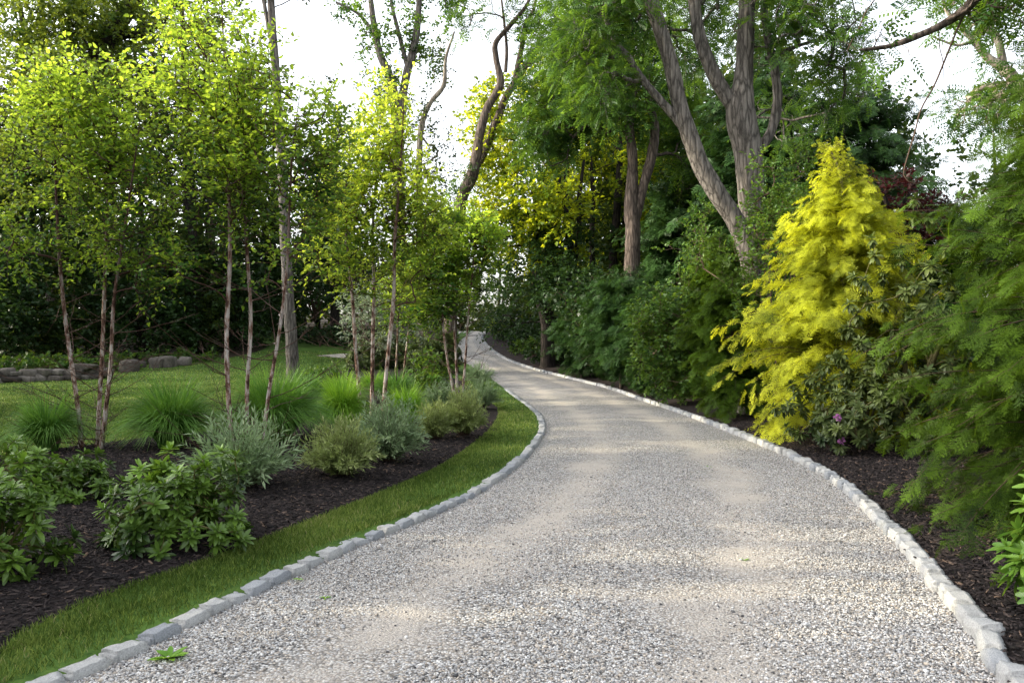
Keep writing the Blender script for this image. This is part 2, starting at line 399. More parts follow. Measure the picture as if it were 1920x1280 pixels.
M['bark_dark'] = bark_mat('bark_dark', (.012, .010, .009), (.026, .021, .018), (.05, .04, .034))
M['bark_pale'] = bark_mat('bark_pale', (.13, .11, .085), (.28, .24, .19), (.42, .36, .28), (4, 4, 1.5), .3)
M['bark_birch'] = birch_mat()
M['twig'] = tint_mat('twig', [(0, (.05, .03, .022)), (1, (.12, .08, .055))], .85)
M['stem_green'] = tint_mat('stem_green', [(0, (.09, .075, .03)), (1, (.16, .15, .05))], .7)
M['gravel'] = gravel_mat()
M['pebble'] = tint_mat('pebble', PEBBLE, .75, .3)
M['granite'] = tint_mat('granite', [(0, (.28, .295, .315)), (.5, (.37, .38, .395)), (1, (.46, .455, .44))], .85, .25, noise=22)
M['fieldstone'] = tint_mat('fieldstone', [(0, (.05, .042, .036)), (.5, (.11, .095, .082)), (1, (.19, .17, .15))], .9, .2, noise=9)
M['mulch'] = soil_mat('mulch', (.010, .008, .008), (.030, .023, .022), (.07, .053, .048), 22)
M['chip'] = tint_mat('chip', [(0, (.010, .0085, .0085)), (.6, (.032, .025, .025)), (.92, (.075, .058, .052)), (1, (.18, .12, .085))], .9, .2)
M['forest_floor'] = soil_mat('forest_floor', (.012, .010, .007), (.035, .028, .018), (.08, .055, .032), 6)
M['turf'] = soil_mat('turf', (.03, .07, .012), (.065, .125, .022), (.11, .18, .035), 18, .6)
M['path'] = soil_mat('path', (.30, .26, .22), (.40, .36, .31), (.5, .45, .4), 20, .3)

# ------------------------------------------------------------------ setting: curves of the drive and the beds
LK = np.array([gp(*p) for p in [(-120, 1345), (60, 1278), (190, 1230), (330, 1165), (480, 1095), (600, 1040), (720, 990), (830, 945), (920, 900), (985, 850), (1012, 815), (1018, 792), (1004, 768), (962, 737), (918, 706)]])
LK = np.vstack([LK, [[-2.0, 36.5, 0], [-3.6, 42, 0], [-4.2, 47, 0], [-3.9, 52, 0], [-2.5, 60, 0], [3, 72, 0]]])
LK = np.vstack([[[-3.4, 0.6, 0]], LK])
RK = np.array([gp(*p) for p in [(1905, 1275), (1850, 1190), (1770, 1100), (1700, 1020), (1640, 960), (1590, 915), (1540, 880), (1480, 850), (1430, 828), (1350, 797), (1290, 775), (1220, 752), (1140, 725), (1060, 705), (1000, 690), (950, 672), (922, 655), (908, 641), (904, 630)]])
RK = np.vstack([[[1.55, 0.6, 0]], RK, [[-1.6, 51, 0], [0.0, 58, 0], [5, 69, 0]]])
BF = np.array([gp(*p) for p in [(-150, 1270), (0, 1205), (150, 1130), (300, 1080), (430, 1035), (560, 985), (690, 935), (800, 890), (870, 848), (908, 824), (935, 800), (945, 775), (925, 757), (890, 735), (860, 712)]])
BF = np.vstack([[[-5.0, 0.6, 0]], BF, [[-4.5, 37, 0], [-6.0, 42, 0]]])
BB = np.array([[-9.5, 0.6, 0], [-9.2, 4, 0], [-8.2, 8, 0], [-7.3, 11.0, 0], [-6.2, 13.2, 0], [-5.3, 15.0, 0], [-5.4, 18, 0], [-6.6, 22, 0], [-7.6, 26, 0], [-7.5, 30, 0], [-7.2, 35, 0], [-7.6, 42, 0]])
WL = np.array([[-40, 0.6, 0], [-38, 10, 0], [-33, 20, 0], [-26, 29, 0], [-20.5, 32.3, 0], [-17.5, 34, 0], [-15.0, 37, 0], [-13.5, 40, 0], [-14, 46, 0], [-20, 60, 0], [-22, 75, 0]])

def loft(A, B, n, m, dz, g, tintf=None):
    A = resample(A, n)[:, :2]; B = resample(B, n)[:, :2]
    v = np.linspace(0, 1, m)
    P = A[:, None] * (1 - v)[None, :, None] + B[:, None] * v[None, :, None]
    Z = gz(P[..., 0], P[..., 1]) + (dz(v)[None, :] if callable(dz) else dz)
    V = np.concatenate([P, Z[..., None]], -1).reshape(-1, 3)
    i = np.arange(n - 1)[:, None]; j = np.arange(m - 1)[None, :]
    q = np.stack([i * m + j, i * m + j + 1, (i + 1) * m + j + 1, (i + 1) * m + j], -1).reshape(-1, 4)
    t = np.broadcast_to(tintf(v)[None, :] if tintf else 0.5, (n, m)).reshape(-1)
    g.add(V, q, t)

# 1. the ground to the horizon
g = Geo()
xs = np.concatenate([[-900, -400, -200, -120], np.arange(-80, 81, 2.0), [120, 200, 400, 900]])
ys = np.concatenate([[-300, -100, -40], np.arange(-20, 111, 2.0), [150, 250, 500, 1200]])
XX, YY = np.meshgrid(xs, ys, indexing='ij')
ZZ = gz(XX, YY) - 0.10
n, m = XX.shape
i = np.arange(n - 1)[:, None]; j = np.arange(m - 1)[None, :]
g.add(np.stack([XX, YY, ZZ], -1).reshape(-1, 3), np.stack([i * m + j, (i + 1) * m + j, (i + 1) * m + j + 1, i * m + j + 1], -1).reshape(-1, 4))
tag(link('ground', g.mesh('ground', smooth=True), M['forest_floor']), kind='structure')

# 2. drive, verge, beds, lawn: neighbouring sheets that meet along their edges
def tracks(v):
    return 0.50 * (np.exp(-((v - .27) / .10) ** 2) + np.exp(-((v - .70) / .10) ** 2)) - 0.12 * np.exp(-((v - .02) / .07) ** 2) - 0.12 * np.exp(-((v - .98) / .07) ** 2)
DRIVE_DZ = lambda v: -0.055 + 0.035 * np.sin(math.pi * v) - 0.012 * (np.exp(-((v - .27) / .10) ** 2) + np.exp(-((v - .70) / .10) ** 2))
g = Geo(); loft(LK, RK, 260, 41, DRIVE_DZ, g, tracks)
tag(link('gravel_drive', g.mesh('gravel_drive', smooth=True), M['gravel']), kind='structure')
g = Geo(); loft(LK, BF, 220, 9, lambda v: -0.01 - 0.03 * np.exp(-v * 30), g)
tag(link('verge_lawn', g.mesh('verge_lawn', smooth=True), M['turf']), kind='structure')
g = Geo(); loft(BF, BB, 200, 50, lambda v: -0.012 + 0.10 * np.sin(math.pi * np.clip(v, 0, 1)) ** .7, g)
bed = g
tag(link('mulch_ground', g.mesh('mulch_ground', smooth=True), M['mulch']), kind='structure')
g = Geo(); loft(BB, WL, 160, 60, -0.012, g)
tag(link('lawn', g.mesh('lawn', smooth=True), M['turf']), kind='structure')
RB = resample(RK, 120)[:, :2]
Tn = nrm(np.gradient(RB, axis=0)); side = np.stack([Tn[:, 1], -Tn[:, 0]], 1)
RB2 = np.column_stack([RB + side * 5.5, np.zeros(120)])
g = Geo(); loft(np.column_stack([RB, np.zeros(120)]), RB2, 200, 24, lambda v: -0.02 + 0.10 * np.minimum(1, v * 4) ** .8, g)
tag(link('border_ground', g.mesh('border_ground', smooth=True), M['mulch']), kind='structure')
g = Geo()
pp = np.array([gp(592, 667), gp(640, 663), gp(680, 664), gp(715, 668), gp(690, 673), gp(640, 671)])
pp[:, 2] += .01; c0 = pp.mean(0)
g.add(np.vstack([pp, c0]), np.array([[k, (k + 1) % 6, 6] for k in range(6)]))
tag(link('garden_path', g.mesh('garden_path'), M['path']), kind='structure')

# ------------------------------------------------------------------ kerb of granite setts
def sett_mesh(seed):
    r = np.random.default_rng(seed)
    nx, ny, nz_ = 5, 4, 3
    import bmesh
    bm = bmesh.new(); bmesh.ops.create_cube(bm, size=1.0)
    bmesh.ops.bevel(bm, geom=bm.edges[:], offset=.09, segments=2, affect='EDGES')
    bmesh.ops.subdivide_edges(bm, edges=[e for e in bm.edges if e.calc_length() > .4], cuts=5, use_grid_fill=True)
    P = np.array([v.co[:] for v in bm.verts])
    P = P + 0.032 * np.stack([lump(P + seed * 3.1 + k * 11, 3.6) for k in range(3)], 1) + 0.02 * np.stack([lump(P + seed * 1.7 + k * 5, 9) for k in range(3)], 1) + r.normal(0, .008, P.shape)
    P[:, 0] *= 1 + .10 * P[:, 1] * r.uniform(-1, 1); P[:, 2] += .10 * P[:, 0] * r.uniform(-1, 1)
    for v, p in zip(bm.verts, P): v.co = p
    me = bpy.data.meshes.new('kerb_stone'); bm.to_mesh(me); bm.free()
    a = me.attributes.new("tint", 'FLOAT', 'POINT'); a.data.foreach_set("value", np.full(len(me.vertices), r.random(), np.float32))
    me.polygons.foreach_set("use_smooth", np.ones(len(me.polygons), bool)); me.materials.append(M['granite'])
    return me
SETTS = [sett_mesh(s) for s in range(8)]

def kerb(curve, s0, s1, out, top, label, group, grow_len):
    D = resample(curve, 1500); D = D[(D[:, 1] > s0) & (D[:, 1] < s1)]
    s = np.concatenate([[0], np.cumsum(np.linalg.norm(np.diff(D[:, :2], axis=0), axis=1))])
    u = 0.0; c = 0
    while True:
        y = np.interp(u, s, D[:, 1])
        L = RNG.uniform(.165, .245) * (1 + grow_len * max(0, y - 12) / 30)
        if u + L > s[-1]: break
        m_ = u + L / 2
        p = np.array([np.interp(m_, s, D[:, 0]), np.interp(m_, s, D[:, 1])])
        q = np.array([np.interp(min(m_ + .1, s[-1]), s, D[:, 0]), np.interp(min(m_ + .1, s[-1]), s, D[:, 1])])
        q0 = np.array([np.interp(max(m_ - .1, 0), s, D[:, 0]), np.interp(max(m_ - .1, 0), s, D[:, 1])])
        t = nrm(q - q0); nrm_out = np.array([t[1], -t[0]]) * out
        w = RNG.uniform(.115, .145)
        p = p + nrm_out * (w / 2 - .045 + RNG.normal(0, .007))
        o = link('kerb_stone', SETTS[RNG.integers(8)])
        o.location = (p[0], p[1], float(gz(*p)) + top - .10 + RNG.normal(0, .006))
        o.rotation_euler = (RNG.normal(0, .03), RNG.normal(0, .03), math.atan2(t[1], t[0]) + RNG.normal(0, .08) + (math.pi if RNG.random() < .5 else 0))
        o.scale = (L * .965, w, .20)
        tag(o, label, 'kerb stone', group)
        u += L + RNG.uniform(.006, .016); c += 1
    return c
n1 = kerb(LK, 2.9, 26, -1, -.006, 'grey granite sett in the kerb between grass verge and gravel drive', 'granite setts edging the grass verge', 0.0)
n2 = kerb(RK, 3.0, 51.5, 1, .022, 'grey granite sett in the kerb between gravel drive and bark mulch under the hemlocks', 'granite setts edging the mulched border', 0.9)
print('kerb stones', n1, n2)

# ------------------------------------------------------------------ loose stuff on the ground
def strip_points(A, B, n, ylo, yhi, dens, rng):
    """random points on the sheet between two curves; dens(Y) = points per square metre"""
    A = resample(A, n)[:, :2]; B = resample(B, n)[:, :2]
    out = []
    for k in range(n - 1):
        y = (A[k, 1] + B[k, 1]) / 2
        if max(A[k, 1], B[k, 1]) < ylo or min(A[k, 1], B[k, 1]) > yhi: continue
        a0, a1, b0, b1 = A[k], A[k + 1], B[k], B[k + 1]
        area = 0.5 * abs((b1 - a0)[0] * (b0 - a1)[1] - (b1 - a0)[1] * (b0 - a1)[0])
        N_ = rng.poisson(area * dens(ylo))
        if not N_: continue
        u, v = rng.random(N_)[:, None], rng.random(N_)[:, None]
        P = (a0 * (1 - u) + a1 * u) * (1 - v) + (b0 * (1 - u) + b1 * u) * v
        keep = (P[:, 1] > ylo) & (P[:, 1] < yhi) & (rng.random(N_) < dens(P[:, 1]) / dens(ylo))
        keep &= (np.abs(P[:, 0]) < P[:, 1] * .70 + .8)
        out.append(np.column_stack([P[keep], v[keep], ]))
    return np.vstack(out)

# pebbles
def ico():
    f = (1 + 5 ** .5) / 2
    V = nrm(np.array([[-1, f, 0], [1, f, 0], [-1, -f, 0], [1, -f, 0], [0, -1, f], [0, 1, f], [0, -1, -f], [0, 1, -f], [f, 0, -1], [f, 0, 1], [-f, 0, -1], [-f, 0, 1]], float))
    T = np.array([[0, 11, 5], [0, 5, 1], [0, 1, 7], [0, 7, 10], [0, 10, 11], [1, 5, 9], [5, 11, 4], [11, 10, 2], [10, 7, 6], [7, 1, 8], [3, 9, 4], [3, 4, 2], [3, 2, 6], [3, 6, 8], [3, 8, 9], [4, 9, 5], [2, 4, 11], [6, 2, 10], [8, 6, 7], [9, 8, 1]])
    return V, T
OCT = (np.array([[1, 0, 0], [-1, 0, 0], [0, 1, 0], [0, -1, 0], [0, 0, 1], [0, 0, -1]], float), np.array([[0, 2, 4], [2, 1, 4], [1, 3, 4], [3, 0, 4], [2, 0, 5], [1, 2, 5], [3, 1, 5], [0, 3, 5]]))
g = Geo()
for tm, lo, hi, d0 in ((ico(), 2.6, 5.2, 7200), (OCT, 5.2, 12.5, 6000)):
    P = strip_points(LK, RK, 400, lo, hi, lambda y: d0 * (1.0 if lo < 4 else np.clip(1.35 - y / 14.0, .25, 1)), RNG)
    v = P[:, 2]
    sand = tracks(v) + 0.45 * (lump(np.column_stack([P[:, :2], v * 0]), 1.3))
    keep = RNG.random(len(P)) < np.clip(1.05 - 2.3 * np.clip(sand - .10, 0, 1), .05, 1)
    P = P[keep]; n = len(P)
    z = gz(P[:, 0], P[:, 1]) + DRIVE_DZ(P[:, 2])
    sz = np.clip(RNG.lognormal(math.log(.0054), .33, n), .0032, .016)
    a = RNG.uniform(0, 6.28, n)
    d = np.column_stack([np.cos(a), np.sin(a), RNG.normal(0, .25, n)]); X, Yd, Nn = frames(d, np.column_stack([RNG.normal(0, .25, (n, 2)), np.ones(n)]))
    V0 = tm[0] * np.array([.82, 1.1, .62])
    inst(g, (V0, tm[1]), np.column_stack([P[:, :2], z + sz * RNG.uniform(-.1, .6, n)]), X, Yd, Nn, sz, RNG.random(n), RNG.uniform(.7, 1.1, n))
print('pebble verts', g.n)
tag(link('gravel', g.mesh('gravel', smooth=True), M['pebble']), kind='stuff', label='loose grey and tan pebbles covering the drive', cat='gravel')

# bark chips
g = Geo()
box = (np.array([[-.5, 0, -.06], [.5, 0, -.06], [.4, 1, -.06], [-.4, 1, -.06], [-.45, 0.03, .06], [.45, 0, .06], [.38, .96, .06], [-.38, 1, .06]], float), np.array([[0, 1, 5, 4], [1, 2, 6, 5], [2, 3, 7, 6], [3, 0, 4, 7], [4, 5, 6, 7]]))
def chips(A, B, lo, hi, d0, dzf, g):
    P = strip_points(A, B, 260, lo, hi, lambda y: d0 * np.clip(1.5 - np.asarray(y) / 16.0, .25, 1), RNG); n = len(P)
    a = RNG.uniform(0, 6.28, n)
    d = np.column_stack([np.cos(a), np.sin(a), RNG.normal(0, .28, n)]); X, Yd, Nn = frames(d, np.column_stack([RNG.normal(0, .45, (n, 2)), np.ones(n)]))
    sz = RNG.uniform(.015, .06, n)
    inst(g, box, np.column_stack([P[:, :2], gz(P[:, 0], P[:, 1]) + dzf(P[:, 2]) + .006]), X, Yd, Nn, sz, RNG.random(n) ** 1.3, RNG.uniform(.12, .35, n))
chips(BF, BB, 3, 16, 1500, lambda v: -0.012 + 0.10 * np.sin(math.pi * np.clip(v, 0, 1)) ** .7, g)
chips(np.column_stack([RB, np.zeros(120)]), RB2, 3, 16, 1500, lambda v: -0.02 + 0.10 * np.minimum(1, v * 4) ** .8, g)
tag(link('bark_mulch', g.mesh('bark_mulch'), M['chip']), kind='stuff', label='dark shredded bark mulch covering the planting beds', cat='mulch')

# brown bits of leaf and needle lying on the drive, more of them along the edges
g = Geo(); P = strip_points(LK, RK, 300, 2.8, 16, lambda y: 26 + 0 * np.asarray(y), RNG)
P = P[RNG.random(len(P)) < np.clip(.12 + 1.1 * np.abs(P[:, 2] - .45) ** 1.5 + .5 * (lump(np.column_stack([P[:, :2], P[:, 2] * 0]), .9) > .3), 0, 1)]; n = len(P)
a = RNG.uniform(0, 6.28, n); X, Yd, Nn = frames(np.column_stack([np.cos(a), np.sin(a), RNG.normal(0, .15, n)]), np.column_stack([RNG.normal(0, .4, (n, 2)), np.ones(n)]))
inst(g, t_kite(.4, .1), np.column_stack([P[:, :2], gz(P[:, 0], P[:, 1]) + DRIVE_DZ(P[:, 2]) + .012]), X, Yd, Nn, RNG.uniform(.012, .035, n), RNG.uniform(.5, 1, n), RNG.uniform(.2, 1.2, n))
tag(link('leaf_litter', g.mesh('leaf_litter'), M['chip']), kind='stuff', label='scattered brown bits of leaf lying on the gravel', cat='litter')

# grass blades on the verge and the lawn
def shifted(C, d):
    D = resample(C, 300)[:, :2]; t = nrm(np.gradient(D, axis=0)); return np.column_stack([D + np.stack([t[:, 1], -t[:, 0]], 1) * d, np.zeros(300)])
LKO = shifted(LK, -.115)
g = Geo()
blade = (np.array([[-.5, 0, 0], [.5, 0, 0], [.35, .55, .06], [0, 1, .24], [-.35, .55, .06]], float), np.array([[0, 1, 2, 3, 4]]))
def blades(A, B, lo, hi, dens, hgt, wid, dz, g, dark=0.0):
    P = strip_points(A, B, 300, lo, hi, dens, RNG); n = len(P)
    P[:, :2] += RNG.normal(0, .018, (n, 2))
    lean = RNG.normal(0, .42, (n, 2)); d = nrm(np.column_stack([lean, np.ones(n)]))
    up = np.column_stack([RNG.normal(0, 1, (n, 2)), np.zeros(n)])
    X, Yd, Nn = frames(d, up)
    h = RNG.uniform(.55, 1.15, n) * hgt(P[:, 1])
    pt = np.column_stack([P[:, :2], gz(P[:, 0], P[:, 1]) + dz])
    t = np.clip(RNG.normal(.45, .24, n) + .2 * lump(pt, 1.1) + .12 * lump(pt, 4.0) - dark, 0, 1 - dark)
    inst(g, blade, pt, X, Yd, Nn, h, t, wid(P[:, 1]) / h)
blades(LKO, BF, 2.9, 9, lambda y: 6500 * np.clip(1.45 - np.asarray(y) / 9, .35, 1), lambda y: .050 + 0 * y, lambda y: .0035 + .0003 * y, -.012, g)
blades(LKO, BF, 9, 30, lambda y: 2400 * np.clip(1.5 - np.asarray(y) / 18, .12, 1), lambda y: .05 + 0 * y, lambda y: .005 + .0004 * y, -.012, g)
print('verge blade verts', g.n)
tag(link('verge_grass', g.mesh('verge_grass'), M['turf_blade']), kind='stuff', label='short mown grass along the granite kerb', cat='grass')
g = Geo()
blades(BB, WL, 7, 42, lambda y: 420 * np.clip(1.25 - np.asarray(y) / 40, .25, 1), lambda y: .05 + 0 * y, lambda y: .008 + .0008 * y, -.014, g, .0)
print('lawn blade verts', g.n)
tag(link('lawn_grass', g.mesh('lawn_grass'), M['turf_blade']), kind='stuff', label='short mown grass of the wide lawn', cat='grass')

# ------------------------------------------------------------------ woody growth
def grow(trunks, cl, rng, K=6, up=0.55, rtip=.006, pw=.46, wob=.10, start=.25, rmax=None):
    """join every shoot point to the nearest fitting point of the skeleton; radii follow the number of shoots carried"""
    cap = sum(len(p) for p, _ in trunks) + len(cl) * (K - 1) + 8
    pos = np.zeros((cap, 3)); tan = np.zeros((cap, 3)); par = np.full(cap, -1); lim = np.full(cap, 9.0)
    n = 0
    for P, R in trunks:
        k0 = int(len(P) * start); T = nrm(np.gradient(P, axis=0))
        m = len(P) - k0
        pos[n:n + m] = P[k0:]; tan[n:n + m] = T[k0:]; lim[n:n + m] = R[k0:] * .72
        n += m
    nt = n
    d0 = np.array([np.min(np.sum((pos[:nt] - c) ** 2, 1)) for c in cl])
    t = np.linspace(0, 1, K)[:, None]
    BP = []; BI = []
    for ci in np.argsort(d0):
        c = cl[ci]
        dv = c - pos[:n]; dist = np.sqrt((dv ** 2).sum(1))
        cost = dist + up * np.maximum(0, pos[:n, 2] - c[2] + .35 * dist) + .25 * dist * (1 - (dv * tan[:n]).sum(1) / np.maximum(dist, 1e-6))
        j = int(np.argmin(cost)); L = max(dist[j], .05); p = pos[j]
        ctrl = p + tan[j] * L * (.05 + .27 * max(0, float((c - p) @ tan[j]) / L)) + (c - p) * .18 + np.array([0, 0, .06 * L]) + rng.normal(0, wob * L, 3)
        B = (1 - t) ** 2 * p + 2 * t * (1 - t) * ctrl + t * t * c
        B[1:-1] += rng.normal(0, .018 * L, (K - 2, 3))
        idx = np.arange(n, n + K - 1)
        pos[idx] = B[1:]; tan[idx] = nrm(np.gradient(B, axis=0))[1:]
        par[idx[0]] = j; par[idx[1:]] = idx[:-1]
        BP.append(B); BI.append((j, idx, ci)); n += K - 1
    cnt = np.zeros(n)
    for j, idx, ci in BI: cnt[idx[-1]] += 1
    for k in range(n - 1, nt - 1, -1):
        if par[k] >= 0: cnt[par[k]] += cnt[k]
    R = rtip * np.maximum(cnt, 1) ** pw
    BR = []
    dirs = np.zeros((len(cl), 3))
    for j, idx, ci in BI:
        r = R[idx]; r0 = min(r[0] * 1.12, lim[j] if j < nt else 9)
        BR.append(np.concatenate([[r0], np.minimum(r, r0)]))
        dirs[ci] = tan[idx[-1]]
    return np.array(BP), np.array(BR), dirs

def blob_points(blobs, n, rng, gap=.0, sc=.9, shell=.45):
    """shoot points spread through ellipsoids (centre, radii), thinned by smooth noise so that the crown has gaps"""
    vol = np.array([b[1][0] * b[1][1] * b[1][2] for b in blobs]) ** .75; vol /= vol.sum()
    out = []
    while sum(len(o) for o in out) < n:
        k = rng.choice(len(blobs), size=n, p=vol)
        C = np.array([b[0] for b in blobs])[k]; Rr = np.array([b[1] for b in blobs])[k]
        u = nrm(rng.normal(size=(n, 3))); r = rng.random(n) ** (shell)
        P = C + u * r[:, None] * Rr
        keep = lump(P, sc) > gap + rng.normal(0, .15, n)
        out.append(P[keep])
    P = np.vstack(out)[:n]
    return P[P[:, 2] > gz(P[:, 0], P[:, 1]) + .12]

def sprigs(g, gt, cl, dirs, rng, ntw=3, tl=.4, nl=6, ls=.07, tmpl=OVATE, spread=.55, droop=.2, up=.15, lw=None, twigr=.003, flat=.6, tb=0.0, lj=.3):
    """twigs at every shoot point with leaves set alternately along them"""
    n = len(cl) * ntw
    b = np.repeat(cl, ntw, 0); d = nrm(np.repeat(dirs, ntw, 0) + rng.normal(0, spread, (n, 3)) + [0, 0, up])
    L = tl * rng.uniform(.55, 1.25, n)
    t = np.linspace(0, 1, 4)
    P = b[:, None] + d[:, None] * (L[:, None] * t)[..., None] - np.array([0, 0, 1.0]) * (droop * L[:, None] * t ** 2)[..., None]
    if gt is not None and twigr:
        tubes(gt, P, np.broadcast_to(twigr * np.array([1.0, .8, .6, .35]), (n, 4)), 3, rng.random(n) * .6 + .2)
    sideb = nrm(np.cross(d, [0, 0, 1.0]) + 1e-4)
    ctint = np.repeat(np.clip(rng.normal(.45, .13, len(cl)), 0, 1), ntw)
    for i in range(nl):
        tt = np.clip((i + .6 + rng.uniform(-lj, lj, n)) / nl, .03, 1.0)
        p = b + d * (L * tt)[:, None] - np.array([0, 0, 1.0]) * (droop * L * tt ** 2)[:, None]
        s = 1 if i % 2 else -1
        ld = nrm(d * .55 + sideb * s * .8 * (0.25 if i == nl - 1 else 1) + rng.normal(0, .33, (n, 3)) + [0, 0, -.25 * droop * 2])
        upv = nrm(np.array([0, 0, flat]) + rng.normal(0, .42, (n, 3)))
        X, Yd, N = frames(ld, upv)
        sz = ls * rng.uniform(.62, 1.2, n)
        inst(g, tmpl, p, X, Yd, N, sz, np.clip(ctint + rng.normal(0, .16, n) + tb, 0, 1), lw)

def px_blob(x, y, Y, rx, ry, rd=None):
    """ellipsoid given by its place and half-size in the photo and its depth"""
    k = Y / F
    return (at(x, y, Y), (rx * k, rd if rd is not None else min(rx, ry) * 1.0 * k, ry * k))

def px_trunk(pts, Y, base=True):
    """pts: (x, y, width px[, depth offset])"""
    P = np.array([at(p[0], p[1], Y + (p[3] if len(p) > 3 else 0)) for p in pts])
    R = np.array([p[2] * (Y + (p[3] if len(p) > 3 else 0)) / F / 2 for p in pts])
    if base:
        zz = gz(P[0, 0], P[0, 1]) - .1
        if P[0, 2] > zz:
            P = np.vstack([[P[0, 0] - (P[1, 0] - P[0, 0]) * .12, P[0, 1], zz], P]); R = np.concatenate([[R[0] * 1.1], R])
        else: P[0, 2] = zz
    return P, R

def tree(name, label, cat, trunks, blobs, n, leaf, bark, seed, leaf_px=None, group=None, rtip=.008, gap=-.1, sc=.9, sp=None, twigs=True, extra=None, K=6, base=None, shell=.45, up=.55, start=.25, trunkS=12):
    """trunks: list of (P, R) in the world; one tree = trunk(s), branches, crown under one Empty"""
    rng = np.random.default_rng(seed)
    b0 = np.array(base if base is not None else trunks[0][0][0])
    root = thing(name, label, cat, b0, group)
    sk = []
    for k, (P, R) in enumerate(trunks):
        g = Geo(); pts, r = trunk_tube(g, P, R, n=max(16, len(P) * 9), S=trunkS, seed=seed + k, flare=P[0, 2] < b0[2] + .5)
        sk.append((pts, r))
        if k: link('trunk' if abs(P[0, 2] - b0[2]) < .6 else 'limb', g.mesh('limb', b0, True), M[bark], root)
        else: g0 = g
    cl = blob_points(blobs, n, rng, gap, sc, shell)
    BP, BR, dirs = grow(sk, cl, rng, K=K, rtip=rtip, up=up, start=start)
    g = g0; tubes(g, BP, BR, 5, .5)
    gl = Geo()
    sprigs(gl, g if twigs else None, cl, dirs, rng, **(sp or {}))
    link('trunk', g.mesh('trunk', b0, True), M[bark], root)
    link('crown', gl.mesh('crown', b0), M[leaf], root)
    return root

